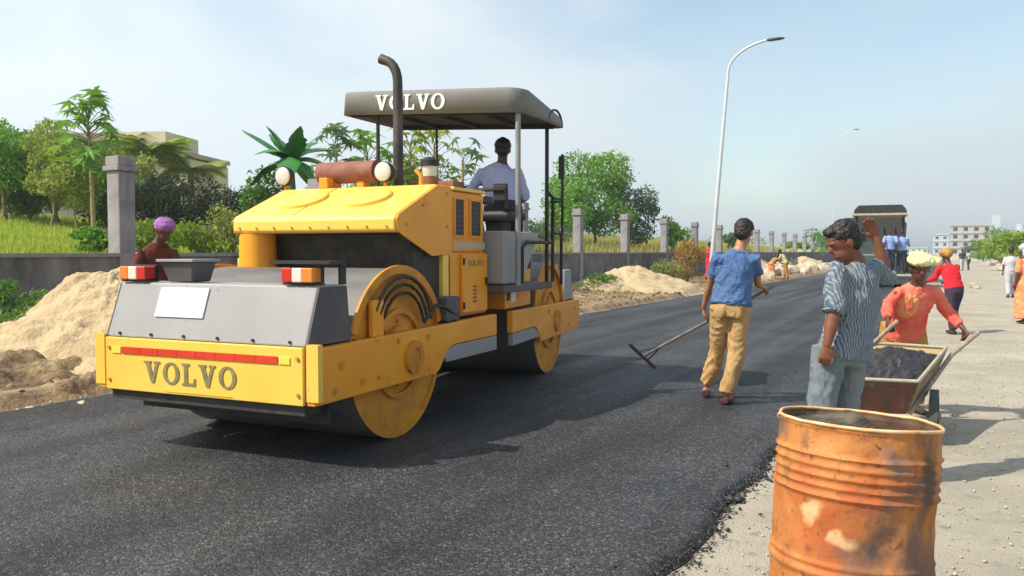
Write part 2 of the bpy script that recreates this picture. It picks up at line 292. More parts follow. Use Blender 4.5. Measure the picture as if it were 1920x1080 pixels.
overlay(M['tan_trousers'], (.30,.17,.07), 5, .55, .75, (1,1,.5), .6); overlay(M['blue_tee'], (.06,.10,.20), 6, .58, .72, (1,1,.6), .6); overlay(M['coral'], (.45,.05,.04), 6, .6, .75, (1,1,.6), .5)
overlay(M['grey_trousers'], (.12,.15,.16), 6, .55, .75, (1,1,.5), .6)
overlay(M['barrel'], (.24,.10,.04), 9, .53, .62, (1,1,.6), .8); overlay(M['barrel'], (.12,.05,.025), 34, .62, .67)
overlay(M['cart'], (.40,.34,.26), 6, .5, .7)
overlay(M['cart_red'], (.28,.22,.17), 6, .52, .72, (1,1,1), .7)
def coral_print():
    m = M['coral']; t = m.node_tree; b = t.nodes['Principled BSDF']; src = b.inputs['Base Color'].links[0].from_socket
    co = t.nodes.new('ShaderNodeTexCoord'); mpn = t.nodes.new('ShaderNodeMapping'); mpn.vector_type = 'POINT'
    t.links.new(co.outputs['Object'], mpn.inputs[0]); mpn.inputs['Location'].default_value = (.085*11, 0, -.98*7.5); mpn.inputs['Scale'].default_value = (11, .001, 7.5)
    ln = t.nodes.new('ShaderNodeVectorMath'); ln.operation = 'LENGTH'; t.links.new(mpn.outputs[0], ln.inputs[0])
    cr = t.nodes.new('ShaderNodeValToRGB'); t.links.new(ln.outputs['Value'], cr.inputs[0]); e = cr.color_ramp.elements
    e[0].position = .0; e[0].color = (0,0,0,1); e[1].position = .85; e[1].color = (0,0,0,1)
    for p, v in ((.35, 0), (.45, .5), (.72, .5)): k = e.new(p); k.color = (v, v, v, 1)
    x = t.nodes.new('ShaderNodeMix'); x.data_type = 'RGBA'; t.links.new(cr.outputs[0], x.inputs[0]); t.links.new(src, x.inputs[6]); x.inputs[7].default_value = (.78,.58,.14,1)
    t.links.new(x.outputs[2], b.inputs['Base Color'])
coral_print()

# ------------------------------------------------------------ mesh helpers
def tag(o, label=None, cat=None, group=None, kind=None):
    if label: o['label'] = label
    if cat: o['category'] = cat
    if group: o['group'] = group
    if kind: o['kind'] = kind
    return o
def empty(name, loc, rz=0.0, label=None, cat=None, group=None):
    o = bpy.data.objects.new(name, None); o.empty_display_size = .2; COL.objects.link(o); o.location = loc; o.rotation_euler = (0, 0, rz)
    return tag(o, label, cat, group)
def link(name, me, parent=None, loc=None):
    o = bpy.data.objects.new(name, me); COL.objects.link(o)
    if parent: o.parent = parent
    if loc: o.location = loc
    return o
def frame_of(t, side=None):
    t = t.normalized()
    s = Vector(side) if side is not None else (Vector((1,0,0)) if abs(t.x) < .9 else Vector((0,1,0)))
    s = s - t*s.dot(t)
    if s.length < 1e-5: s = t.orthogonal()
    s.normalize(); return s, t.cross(s)
class MB:
    def __init__(self, xf=None): self.v = []; self.f = []; self.xf = xf
    def add(self, vs_, fs):
        k = len(self.v)
        for p in vs_:
            p = Vector(p); self.v.append(self.xf @ p if self.xf else p)
        self.f += [[i + k for i in q] for q in fs]; return self
    def box(self, a, b, m=None):
        (x0,y0,z0),(x1,y1,z1) = a, b
        vs_ = [Vector(p) for p in ((x0,y0,z0),(x1,y0,z0),(x1,y1,z0),(x0,y1,z0),(x0,y0,z1),(x1,y0,z1),(x1,y1,z1),(x0,y1,z1))]
        if m: vs_ = [m @ p for p in vs_]
        return self.add(vs_, [(0,3,2,1),(4,5,6,7),(0,1,5,4),(1,2,6,5),(2,3,7,6),(3,0,4,7)])
    def hexa(self, b, t): return self.add(list(b) + list(t), [(0,3,2,1),(4,5,6,7),(0,1,5,4),(1,2,6,5),(2,3,7,6),(3,0,4,7)])
    def prism(self, poly, x0, x1, axis='x'):   # poly in the other two axes
        def P(u, w, x): return {'x': (x,u,w), 'y': (u,x,w), 'z': (u,w,x)}[axis]
        n = len(poly); vs_ = [P(u,w,x0) for u,w in poly] + [P(u,w,x1) for u,w in poly]
        return self.add(vs_, [list(range(n))[::-1], list(range(n, 2*n))] + [(i,(i+1)%n,n+(i+1)%n,n+i) for i in range(n)])
    def tube(self, pts, r, n=12, cap=True, side=None):
        pts = [Vector(p) for p in pts]; m = len(pts)
        if not isinstance(r, (list, tuple)): r = [r]*m
        vs_ = []; fs = []; s = None
        for i, p in enumerate(pts):
            t = (pts[min(i+1,m-1)] - pts[max(i-1,0)])
            s, w = frame_of(t, side if side is not None else s)
            rr = r[i] if isinstance(r[i], (list, tuple)) else (r[i], r[i])
            for k in range(n):
                a = 2*math.pi*k/n; vs_.append(p + s*math.cos(a)*rr[0] + w*math.sin(a)*rr[1])
        for i in range(m-1):
            for k in range(n): fs.append((i*n+k, i*n+(k+1)%n, (i+1)*n+(k+1)%n, (i+1)*n+k))
        if cap: fs += [list(range(n))[::-1], list(range((m-1)*n, m*n))]
        return self.add(vs_, fs)
    def ell(self, c, r, m=None, nu=16, nv=10):
        c = Vector(c); vs_ = []; fs = []
        for j in range(1, nv):
            b = math.pi*j/nv
            for i in range(nu):
                a = 2*math.pi*i/nu; p = Vector((r[0]*math.sin(b)*math.cos(a), r[1]*math.sin(b)*math.sin(a), r[2]*math.cos(b)))
                vs_.append(c + (m @ p if m else p))
        t = Vector((0,0,r[2])); bo = -t
        vs_ += [c + (m @ t if m else t), c + (m @ bo if m else bo)]; T = len(vs_)-2
        for j in range(nv-2):
            for i in range(nu): fs.append((j*nu+i, (j+1)*nu+i, (j+1)*nu+(i+1)%nu, j*nu+(i+1)%nu))
        for i in range(nu): fs += [(T, i, (i+1)%nu), (T+1, (nv-2)*nu+(i+1)%nu, (nv-2)*nu+i)]
        return self.add(vs_, fs)
    def ring(self, c, ax, r0, r1, h, n=48):    # annular washer (r0 inner) along axis ax
        c = Vector(c); ax = Vector(ax).normalized(); s, w = frame_of(ax); vs_ = []
        for rr, hh in ((r0,0),(r1,0),(r1,h),(r0,h)):
            for k in range(n):
                a = 2*math.pi*k/n; vs_.append(c + (s*math.cos(a) + w*math.sin(a))*rr + ax*hh)
        fs = []
        for q in range(4):
            for k in range(n): fs.append((q*n+k, q*n+(k+1)%n, ((q+1)%4)*n+(k+1)%n, ((q+1)%4)*n+k))
        return self.add(vs_, fs)
    def build(self, name, m, parent=None, bevel=0.0, smooth=0, label=None, loc=None):
        me = bpy.data.meshes.new(name); me.from_pydata([tuple(p) for p in self.v], [], self.f)
        bm = bmesh.new(); bm.from_mesh(me); bmesh.ops.recalc_face_normals(bm, faces=bm.faces); bm.to_mesh(me); bm.free()
        if m: me.materials.append(M[m] if isinstance(m, str) else m)
        if smooth:
            me.polygons.foreach_set('use_smooth', [True]*len(me.polygons)); me.set_sharp_from_angle(angle=R(smooth))
        o = link(name, me, parent, loc)
        if bevel:
            b = o.modifiers.new('bevel', 'BEVEL'); b.width = bevel; b.segments = 2; b.limit_method = 'ANGLE'; b.angle_limit = R(35)
        if label: o['label'] = label
        return o
def tagged(o, *a, **k): return tag(o, *a, **k)

def np_mesh(name, v, f, m, parent=None, smooth=False):
    me = bpy.data.meshes.new(name); v = np.asarray(v, float); f = np.asarray(f, int)
    me.vertices.add(len(v)); me.vertices.foreach_set('co', v.ravel())
    k = f.shape[1]; me.loops.add(f.size); me.loops.foreach_set('vertex_index', f.ravel())
    me.polygons.add(len(f)); me.polygons.foreach_set('loop_start', np.arange(0, f.size, k)); me.polygons.foreach_set('loop_total', np.full(len(f), k))
    if smooth: me.polygons.foreach_set('use_smooth', np.ones(len(f), bool))
    me.update(calc_edges=True); me.validate()
    me.materials.append(M[m] if isinstance(m, str) else m)
    return link(name, me, parent)
def grid_mesh(name, us, ws, fn, m, smooth=True):
    nu, nw = len(us), len(ws); v = [fn(u, w) for u in us for w in ws]
    i = np.arange(nu-1)[:,None]*nw + np.arange(nw-1)[None,:]; i = i.ravel()
    f = np.stack([i, i+nw, i+nw+1, i+1], 1)
    o = np_mesh(name, v, f, m, smooth=smooth)
    me = o.data
    if me.polygons[0].normal.z < 0: me.flip_normals()
    return o
def fbm(x, y, z=0.0, o=4):
    return noise.fractal(Vector((x, y, z)), 1.0, 2.0, o)

# road frame: s along the road, t to the right of it
TH = R(28.3); U = Vector((math.sin(TH), math.cos(TH), 0)); V = Vector((math.cos(TH), -math.sin(TH), 0))
def W(s, t, z=0.0): p = U*s + V*t; return Vector((p.x, p.y, z))
def ST(x, y): return x*U.x + y*U.y, x*V.x + y*V.y
def sm(a, b, x): 
    k = min(1, max(0, (x-a)/(b-a))); return k*k*(3-2*k)
TL = -7.5; TRD = -1.08; TW = -11.5
def H(x, y):
    s, t = ST(x, y)
    if t >= TL: 
        return .42*sm(2.7, 4.6, t)*sm(22, 34, s) + (.05*fbm(s*.9, t*.9, 3) if t > 2.9 else 0)*sm(22, 34, s)
    if t >= TW:
        return .13*sm(TL, TL-.22, t) + .14*sm(TL-.3, TW, t) + (.055*fbm(s*1.3, t*1.3, 1) + .02*fbm(s*6, t*6, 5))*sm(TL-.15, TL-.6, t)
    f = 1 - sm(150, 420, s)
    return (1.18 + min(1.5, .09*(TW-.2-t)))*f + .05*fbm(s*.4, t*.4, 2)
def px(p, d): return (p-960.0)/FPX*d
def zz(p, d): return CAMZ + (HZ-p)/FPX*d

# ------------------------------------------------------------ ground
tag(np_mesh('ground', [(-4000,-60,-.06),(4000,-60,-.06),(4000,4500,-.06),(-4000,4500,-.06)], [(0,1,2,3)], 'plain'), kind='structure')
us = list(np.arange(-8, 16, .12)) + list(np.geomspace(16, 620, 110))
o = grid_mesh('shoulder_ground', us, list(np.arange(TRD-.6, 2.6, .16)) + list(np.arange(2.6, 8, .22)) + [10, 14, 22, 40, 90],
    lambda s, t: W(s, t, H(*W(s, t).xy) + .012*fbm(s*1.7, t*1.7, 0) - (.03 if t < TRD-.1 else 0)), 'shoulder'); tag(o, kind='structure')
us = list(np.arange(-8, 22, .11)) + list(np.geomspace(22, 620, 120))
o = grid_mesh('verge', us, list(np.arange(TW, TL-.3, .12)) + [TL-.28, TL-.2, TL-.12, TL-.05, TL+.02, TL+.3],
    lambda s, t: W(s, t, H(*W(s, t).xy) - (.02 if t > TL+.1 else 0)), 'verge'); tag(o, kind='structure')
o = grid_mesh('field', list(np.arange(-20, 60, 1.2)) + list(np.geomspace(60, 900, 50)), [TW-400, TW-250, TW-150, TW-100, TW-70, TW-50] + list(np.arange(TW-40, TW-.02, 1.0)) + [TW-.02],
    lambda s, t: W(s, t, H(*W(s, t-.05).xy)), 'field'); tag(o, kind='structure')

# fresh asphalt mat: ragged right edge, 4 cm thick
def edge_r(s): return TRD + .05*fbm(s*1.6, 7) + .035*fbm(s*7, 3.3) + .018*fbm(s*23, 1.2)
def edge_l(s): return TL + .10 + .06*fbm(s*.9, 11) + .02*fbm(s*9, 2)
def asphalt_row(s, fine):
    a, b = edge_l(s), edge_r(s); ks = [0, .004, .012] + list(np.linspace(.03, .97, fine)) + [.984, .993, 1.0]
    row = []
    for i, k in enumerate(ks):
        t = a + (b-a)*k; e = min(t-a, b-t); h = .045*sm(0, .05, e) + .004
        h += .0045*fbm(s*16, t*16, 4, 3) + .006*fbm(s*3, t*3, 9, 2)*(1 if e > .1 else 0)
        row.append(W(s, t, (-.03 if i in (0, len(ks)-1) else h)))
    return row
def asphalt_mesh(name, ss, fine):
    rows = [asphalt_row(s, fine) for s in ss]; n = len(rows[0]); v = [p for r_ in rows for p in r_]
    i = (np.arange(len(ss)-1)[:,None]*n + np.arange(n-1)[None,:]).ravel()
    o = np_mesh(name, v, np.stack([i, i+n, i+n+1, i+1], 1), 'asphalt', smooth=True)
    if o.data.polygons[0].normal.z < 0: o.data.flip_normals()
    return tag(o, kind='structure')
asphalt_mesh('road', list(np.arange(-3, 11, .035)) + list(np.arange(11, 24, .12)) + list(np.geomspace(24, 600, 90)), 150)

# loose stones: joined stuff meshes of small octahedral chips
def chips(name, n, sampler, m, smin, smax, flat=.7):
    base = np.array([(1,0,0),(0,1,0),(-1,0,0),(0,-1,0),(0,0,1),(0,0,-1)], float)
    fc = np.array([(0,1,4),(1,2,4),(2,3,4),(3,0,4),(1,0,5),(2,1,5),(3,2,5),(0,3,5)])
    V_, F_ = [], []
    for i in range(n):
        x, y, z = sampler(); s = smin + (smax-smin)*random.random()**3; a = random.random()*6.28
        b = base*(1 + rng.uniform(-.35, .35, base.shape))*s; b[:,2] *= flat
        c, d = math.cos(a), math.sin(a); bx = b[:,0]*c - b[:,1]*d; by = b[:,0]*d + b[:,1]*c
        V_.append(np.stack([bx+x, by+y, b[:,2]+z+s*flat*.4], 1)); F_.append(fc + 6*i)
    return tag(np_mesh(name, np.concatenate(V_), np.concatenate(F_), m), kind='stuff')
def s_road():
    s = 1.5 + 9*random.random()**1.6; t = random.uniform(TL+.25, TRD-.06); p = W(s, t); return p.x, p.y, .046
def s_edge():
    s = 1.8 + 10*random.random()**1.3; t = edge_r(s) + abs(random.gauss(0, .045)) - .03; p = W(s, t); return p.x, p.y, .004 + (.02 if t < edge_r(s) else 0)
def s_edge_l():
    s = 4 + 14*random.random(); t = edge_l(s) - abs(random.gauss(0, .09)) + .05; p = W(s, t); return p.x, p.y, .01
def s_sh():
    s = 1.2 + 16*random.random()**1.5; t = TRD + .03 + 3.2*random.random(); p = W(s, t); return p.x, p.y, .004 + .012*fbm(s*1.7, t*1.7, 0)
def s_verge():
    s = 3 + 30*random.random(); t = random.uniform(TW+.2, TL-.05); p = W(s, t); return p.x, p.y, H(p.x, p.y)
chips('loose_asphalt_grit', 9000, s_road, 'asphalt_bits', .003, .0085)
chips('asphalt_crumbs', 2200, s_edge, 'asphalt_bits', .004, .016)
chips('edge_dust_crumbs', 900, s_edge_l, 'pebble', .006, .03)
def s_clump():
    s = 2 + 12*random.random(); t = TRD + random.gauss(.05, .28); p = W(s, t); return p.x, p.y, .01 + (.035 if t < edge_r(s)-.04 else 0)
chips('spilled_asphalt_clumps', 110, s_clump, 'asphalt_bits', .012, .045)
chips('pebbles', 8200, s_sh, 'pebble', .003, .013)
chips('soil_clods', 2200, s_verge, 'verge', .015, .085)

# ------------------------------------------------------------ boundary wall with pillars
wl = empty('boundary_wall', W(8, TW), R(90)-TH, 'long stained grey boundary wall with concrete pillars along the left verge', 'wall')
mb = MB(); mb.box((-16,-.11,-.1), (240,.11,1.37)); mb.build('wall_body', 'wall', wl)
mb = MB(); mb.box((-16,-.15,1.372), (240,.15,1.43)); mb.build('coping', 'concrete', wl)
pm = MB().box((-.145,-.145,0), (.145,.145,2.70)).build('pillar', 'concrete', wl, bevel=.02)
cp = MB().box((-.185,-.185,2.702), (.185,.185,2.78)); cp.box((-.155,-.155,2.782), (.155,.155,2.93)); cp = cp.build('cap', 'concrete', pm, bevel=.012)
pil_s = [8.46-8, 13.0-8, 17.5-8, 22.0-8, 26.2-8, 30.8-8, 35.8-8] + [35.8-8+4.9*k for k in range(1, 26)] + [-4.2]
for i, s in enumerate(pil_s):
    if i == 0: p = pm
    else:
        p = pm.copy(); COL.objects.link(p); c = cp.copy(); COL.objects.link(c); c.parent = p
    p.location = (s, 0, .0)

# ------------------------------------------------------------ heaps
def heap(name, c, rx, ry, h, m, label, cat, rot=0, pw=1.25, seed=0, n=46, cn=.10):
    o = empty(name, (0,0,0)); bpy.data.objects.remove(o)
    v = []; f = []; nr, na = n, n*2
    for i in range(nr+1):
        r = i/nr
        for k in range(na):
            a = 2*math.pi*k/na; wob = 1 + .22*fbm(math.cos(a)*1.3+seed, math.sin(a)*1.3, seed)
            x = math.cos(a)*rx*r*wob; y = math.sin(a)*ry*r*wob
            X = c[0] + x*math.cos(rot) - y*math.sin(rot); Y = c[1] + x*math.sin(rot) + y*math.cos(rot)
            prof = max(0, 1-r)**pw if r > .12 else (1-.12)**pw + .25*(.12-r)*(1-r/.12*.5)
            z = H(X, Y) - .05 + h*prof + cn*h*fbm(X*1.6, Y*1.6, seed+3)*min(1, (1-r)*4) + .022*fbm(X*9, Y*9, seed) + .012*fbm(X*26, Y*26, seed) - .05*abs(fbm(X*3.1, Y*3.1, seed+7))
            v.append((X-c[0], Y-c[1], z))
    for i in range(nr):
        for k in range(na): f.append((i*na+k, i*na+(k+1)%na, (i+1)*na+(k+1)%na, (i+1)*na+k))
    o = np_mesh(name, v, f, m, smooth=True); o.location = (c[0], c[1], 0)
    if o.data.polygons[len(f)//2].normal.z < 0: o.data.flip_normals()
    return tag(o, label, cat)
heap('sand_pile', (-4.95, 10.45), 2.7, 2.0, 1.27, 'sand', 'big pale sand pile at the far left behind the roller\'s grey front panel', 'sand pile', rot=R(-20), seed=2, n=96)
heap('sand_pile', (4.15, 27.9), 3.1, 2.0, .92, 'sand', 'pale sand pile beyond the roller in front of the white pillars', 'sand pile', rot=R(20), seed=5)
heap('soil_heap', (-4.15, 8.35), .8, .45, .24, 'verge', 'small brown soil heap beside the left end of the yellow bumper', 'soil heap', rot=R(25), seed=19, cn=.35)
heap('soil_heap', (-5.3, 8.35), 1.7, .8, .42, 'verge', 'low brown heap of rough soil in front of the big sand pile', 'soil heap', rot=R(30), seed=9, cn=.35)
heap('sand_pile', (15.0, 50.5), 3.2, 2.0, .95, 'sand', 'far sand pile behind the man in the blue shirt', 'sand pile', rot=R(30), seed=12, n=24)
heap('sand_pile', (23.5, 66.0), 3.6, 2.2, 1.0, 'sand', 'most distant low sand pile near the round green tree', 'sand pile', rot=R(30), seed=15, n=20)

def rock_mesh(seed, r=1.0):
    bm = bmesh.new(); bmesh.ops.create_icosphere(bm, subdivisions=2, radius=r)
    for v in bm.verts:
        d = v.co.normalized(); v.co = v.co*(1 + .38*noise.noise(d*1.4 + Vector((seed*3.1, 0, 0))) + .12*noise.noise(d*4 + Vector((seed, 5, 0)))); v.co.z *= .75
    me = bpy.data.meshes.new('rock'); bm.to_mesh(me); bm.free(); me.materials.append(M['boulder']); return me
rms = [rock_mesh(i) for i in range(5)]
def rock(x, y, s, label, group, dz=.3):
    o = link('rock', random.choice(rms)); o.location = (x, y, H(x, y) + s*dz); o.scale = (s*random.uniform(.8,1.2), s*random.uniform(.8,1.2), s*random.uniform(.7,1.1))
    o.rotation_euler = (random.uniform(-.4,.4), random.uniform(-.4,.4), random.random()*6); return tag(o, label, 'rock', group)
random.seed(21)
for i in range(34):
    s = 40 + 34*random.random(); p = W(s, random.uniform(TL-2.6, TL-.5))
    rock(p.x, p.y, random.uniform(.22,.62), 'pale tan rock in the heap along the far left edge of the new road', 'pale rocks dumped beyond the sand piles')
for i in range(26):
    s = 36 + 60*random.random(); p = W(s, random.uniform(3.1, 5.2))
    rock(p.x, p.y, random.uniform(.2,.6), 'pale rock on the bank along the right side of the track', 'rocks on the right bank')
for x, y, s, l in ((-4.35,7.35,.055,'small pale stone at the left edge of the new asphalt nearest the camera'), (-4.0,7.6,.07,'brownish stone on the dusty strip left of the new asphalt'),
                   (-3.5,7.75,.05,'small stone on the dust strip closest to the yellow bumper'), (18.4,32.6,.22,'dark flat stone lying alone on the pale track')):
    tag(rock(x, y, s, l, None), l, 'rock')

# ------------------------------------------------------------ vegetation
def leaves(name, clumps, n, size, m, parent=None, up=.5, aspect=.5, dens=1.0):
    """clumps: (x,y,z,rx,ry,rz); leaf-sized quads in the shell and body of every clump"""
    vol = np.array([c[3]*c[4]*c[5] for c in clumps])**.7; vol = vol/vol.sum(); P_ = []
    for c, w_ in zip(clumps, vol):
        k = max(8, int(n*w_)); d = rng.normal(size=(k,3)); d /= np.linalg.norm(d, axis=1)[:,None]
        r = rng.uniform(.25, 1.0, k)**.45; r *= 1 + rng.normal(0, .10, k)
        P_.append(np.array(c[:3]) + d*r[:,None]*np.array(c[3:6]))
    P_ = np.concatenate(P_); k = len(P_)
    a = rng.normal(size=(k,3)); a[:,2] -= .3; a /= np.linalg.norm(a, axis=1)[:,None]
    nrm = rng.normal(size=(k,3)); nrm[:,2] += up*2; b = np.cross(a, nrm); b /= np.linalg.norm(b, axis=1)[:,None] + 1e-9
    s = size*rng.uniform(.6, 1.4, k)[:,None]; L = a*s; B = b*s*aspect
    v = np.stack([P_ - L*.5, P_ + B*.5, P_ + L*.5, P_ - B*.5], 1).reshape(-1, 3)
    f = np.arange(4*k).reshape(-1, 4)
    return np_mesh(name, v, f, m, parent)
def blob_clumps(c, r, n, sub=.42, seed=0, flat=1.0):
    rs = np.random.default_rng(seed); out = [(c[0], c[1], c[2], r[0]*.55, r[1]*.55, r[2]*.55)]
    for i in range(n):
        d = rs.normal(size=3); d /= np.linalg.norm(d); q = rs.uniform(.55, .95); k = sub*rs.uniform(.6, 1.25)
        out.append((c[0]+d[0]*r[0]*q, c[1]+d[1]*r[1]*q, c[2]+d[2]*r[2]*q*flat, r[0]*k, r[1]*k, r[2]*k*.8))
    return out
def tree(name, label, cat, x, y, ztop, rw, m, nleaf=5000, leaf=.16, crown_h=.6, trunk_r=.09, seed=1, group=None, bark='bark', limbs=5, n_cl=12, up=.5, sub=.42):
    z0 = H(x, y); t = empty(name, (x, y, z0), 0, label, cat, group); hh = ztop - z0; cz = hh*(1-crown_h/2)
    rs = random.Random(seed); mb = MB()
    top = Vector((rs.uniform(-.1,.1)*rw, 0, cz)); mid = Vector((rs.uniform(-.08,.08)*hh, rs.uniform(-.05,.05)*hh, hh*(1-crown_h)*.7))
    mb.tube([(0,0,-.1), mid, top], [trunk_r, trunk_r*.75, trunk_r*.35], 8)
    for i in range(limbs):
        a = 6.28*i/limbs + rs.random(); q = Vector((math.cos(a)*rw*.7, math.sin(a)*rw*.7, cz + rs.uniform(-.1,.3)*hh*crown_h))
        mb.tube([mid.lerp(top, rs.uniform(.1,.5)), mid.lerp(q, .55) + Vector((0,0,.08*hh)), q], [trunk_r*.5, trunk_r*.35, trunk_r*.12], 6)
    mb.build('trunk', bark, t, smooth=60)
    leaves('crown', blob_clumps((0,0,cz), (rw, rw, hh*crown_h/2), n_cl, sub, seed), nleaf, leaf, m, t, up)
    return t
def bush(name, label, x, y, rw, h, m, n=1500, leaf=.1, seed=1, cat='bush', group=None, ry=None, up=.3, zb=None):
    z0 = H(x, y) if zb is None else zb; t = empty(name, (x, y, z0), 0, label, cat, group); rs = random.Random(seed)
    mb = MB()
    for i in range(9):
        a = rs.random()*6.28; q = rs.uniform(.3,.9); mb.tube([(rs.uniform(-.2,.2)*rw,0,-.05), (math.cos(a)*rw*q*.5, math.sin(a)*rw*q*.5, h*.45), (math.cos(a)*rw*q, math.sin(a)*rw*q, h*.85)], [.02,.014,.006], 5)
    mb.build('stem', 'bark', t)
    leaves('foliage', blob_clumps((0,0,h*.5), (rw, ry or rw, h*.5), 9, .45, seed), n, leaf, m, t, up)
    return t
def leaf_blade(L, w, droop, n=9, split=0, rng_=random):
    """a long blade with a folded midrib along +X, tip drooping"""
    v = []; f = []
    for i in range(n+1):
        k = i/n; ww = w*math.sin(math.pi*min(1, (k*.96+.04)))**.6*(1-.25*k); x = L*k*(1-.12*droop*k); z = L*(.25*k - droop*k*k*.75)
        j = 1 + (rng_.uniform(-.25,.1) if split else 0)
        v += [(x, -ww*j, z-.35*ww), (x, 0, z), (x, ww*j, z-.35*ww)]
    for i in range(n): a = i*3; f += [(a,a+1,a+4,a+3),(a+1,a+2,a+5,a+4)]
    return v, f
def banana(x, y, leaves_, h, label, zb=None, wl_=.40):
    t = empty('banana_plant', (x, y, H(x, y) if zb is None else zb), 0, label, 'banana plant')
    MB().tube([(0,0,-.1),(0.02,0,h*.5),(0,0,h)], [.14,.11,.06], 10).build('stem', 'leaf_grey', t, smooth=60)
    for (az, el, L, dr) in leaves_:
        v, f = leaf_blade(L, wl_*L/1.6, dr, split=1); me = bpy.data.meshes.new('leaf'); me.from_pydata(v, [], f); me.materials.append(M['banana'])
        for p in me.polygons: p.use_smooth = True
        o = link('leaf', me, t, (0, 0, h*.97)); o.rotation_euler = (0, -R(el), R(az))
    return t
def papaya(x, y, ztop, label, n=16, L=.75, seed=3, m='leaf', group=None, lean=0.0, tr=.05, cat='papaya tree', name='papaya_tree', crown=1.0):
    z0 = H(x, y); h = ztop - z0; t = empty(name, (x, y, z0), 0, label, cat, group); rs = random.Random(seed)
    MB().tube([(0,0,-.1),(lean*.4,0,h*.5),(lean,0,h*.9)], [tr*1.3,tr,tr*.7], 8).build('trunk', 'bark_tan', t, smooth=60)
    mb = MB()
    for i in range(n):
        az = rs.random()*6.28; k = (i+.5)/n; el = R(70 - 95*k); pl = L*rs.uniform(.7,1.15); d = Vector((math.cos(az)*math.cos(el), math.sin(az)*math.cos(el), math.sin(el)))
        b0 = Vector((lean, 0, h*(.92 - .35*k*crown*.7))); e = b0 + d*pl; mb.tube([b0, b0.lerp(e, .5)+Vector((0,0,.05)), e], [.012,.01,.007], 5)
        v = [(0,0,0)]; nl = 7; R0 = pl*.62
        for j in range(nl*2+1):
            a = -2.5 + 5.0*j/(nl*2); rr = R0*(1.0 if j % 2 else .38)*(1-.12*abs(a)); v.append((math.cos(a)*rr, math.sin(a)*rr, -.35*rr*abs(math.sin(a))-.12*rr))
        f = [(0, j, j+1) for j in range(1, nl*2+1)]
        me = bpy.data.meshes.new('leaf'); me.from_pydata(v, [], f); me.materials.append(M[m]); o = link('leaf', me, t, e)
        o.rotation_euler = (rs.uniform(-.4,.4), rs.uniform(0,.9), az)
    mb.build('leaf_stalks', 'leaf_grey', t)
    return t
def palm(x, y, ztop, label, n=14, L=1.6, seed=1, m='leaf_yellow'):
    z0 = H(x, y); h = ztop - z0; t = empty('palm_tree', (x, y, z0), 0, label, 'palm tree'); rs = random.Random(seed); hb = h - L*.45
    MB().tube([(0,0,-.1),(.05,0,hb*.5),(0,0,hb)], [.16,.12,.11], 8).build('trunk', 'bark', t, smooth=60)
    for i in range(n):
        az = 6.28*i/n + rs.uniform(-.2,.2); el = rs.uniform(.1, 1.2); v = []; f = []; m_ = 16
        for j in range(1, m_+1):
            k = j/m_; cx = L*k*(1-.2*k); cz = L*(.55*k*math.sin(el)+.1*k - .75*k*k*(1.1-el*.55)); ll = L*.40*math.sin(math.pi*min(1,k*.9+.08))
            for sg in (-1, 1):
                b = len(v); v += [(cx,0,cz),(cx+.08*L,0,cz),(cx+ll*.45, sg*ll, cz-ll*.4)]; f.append((b,b+1,b+2))
        me = bpy.data.meshes.new('frond'); me.from_pydata(v, [], f); me.materials.append(M[m]); o = link('frond', me, t, (0,0,hb)); o.rotation_euler = (0,0,az)
    return t
def at(p, d, y): return px(p, d), d, zz(y, d)
random.seed(5)
x, y, z = at(118, 24.5, 252); tree('leafy_tree', 'mid green tree filling the gap behind the yellow-green trees at the left', 'tree', x, y, z, 1.1, 'leaf', 4800, .12, .85, seed=31)
x, y, z = at(205, 24, 300); bush('bush', 'dense green bush directly behind the foot of the nearest pillar', x, y, 1.0, z-H(x, y), 'leaf', 3600, .12, 38)
x, y, z = at(222, 27, 262); tree('leafy_tree', 'yellow-green tree just behind the nearest pillar', 'tree', x, y, z, 1.0, 'leaf_yellow', 3800, .12, .8, seed=32)
# left background, from the frame's edge to the roller
x, y, z = at(12, 24, 203); tree('leafy_tree', 'tall dense green tree at the far left edge of the field', 'tree', x, y, z, 1.5, 'leaf_bright', 7500, .13, .85, seed=3, n_cl=16)
x, y, z = at(66, 25, 300); tree('leafy_tree', 'mid green bushy tree beside the tall tree at the far left', 'tree', x, y, z, 1.1, 'leaf', 4200, .13, .9, seed=4)
x, y, z = at(178, 21, 178); papaya(x, y, z-.28, 'tall thin papaya tree rising above the bushes left of the nearest pillar', 60, .66, 8, 'leaf_bright', lean=-.1, crown=1.5)
x, y, z = at(95, 23, 235); tree('leafy_tree', 'pale yellow-green tree between the dense tree and the papaya', 'tree', x, y, z, 1.05, 'leaf_yellow', 5200, .11, .8, seed=6, bark='bark_tan', trunk_r=.04)
x, y, z = at(150, 22, 262); tree('leafy_tree', 'loose yellow-green tree just under the tall papaya crown', 'tree', x, y, z, 1.0, 'leaf_yellow', 5000, .11, .72, seed=7, bark='bark_tan', trunk_r=.035)
x, y, z = at(30, 26, 340); bush('bush', 'wide green bush at the foot of the far left tree', x, y, 1.3, z-H(x, y), 'leaf', 2600, .12, 3)
x, y, z = at(285, 30, 244); palm(x, y, z, 'palm with upright fronds just right of the nearest pillar', 26, 1.75, 2, 'leaf_lime')
x, y, z = at(360, 31, 284); palm(x, y, z, 'lower palm with hanging fronds before the cream house', 24, 1.6, 5, 'leaf_yellow')
for i, (p, d, yt, w_, lb) in enumerate(((290,23,326,1.15,'dark hedge bush directly behind the nearest pillar'), (350,24,332,1.2,'dark hedge bush under the lower palm'), (410,25,338,1.2,'dark hedge bush in the middle of the hedge row'), (470,26,344,1.1,'dark hedge bush nearest the yellow hood'))):
    x, y, z = at(p, d, yt); bush('hedge_bush', lb, x, y, w_, z-H(x, y)+.1, 'leaf_dark', 2300, .12, 30+i)
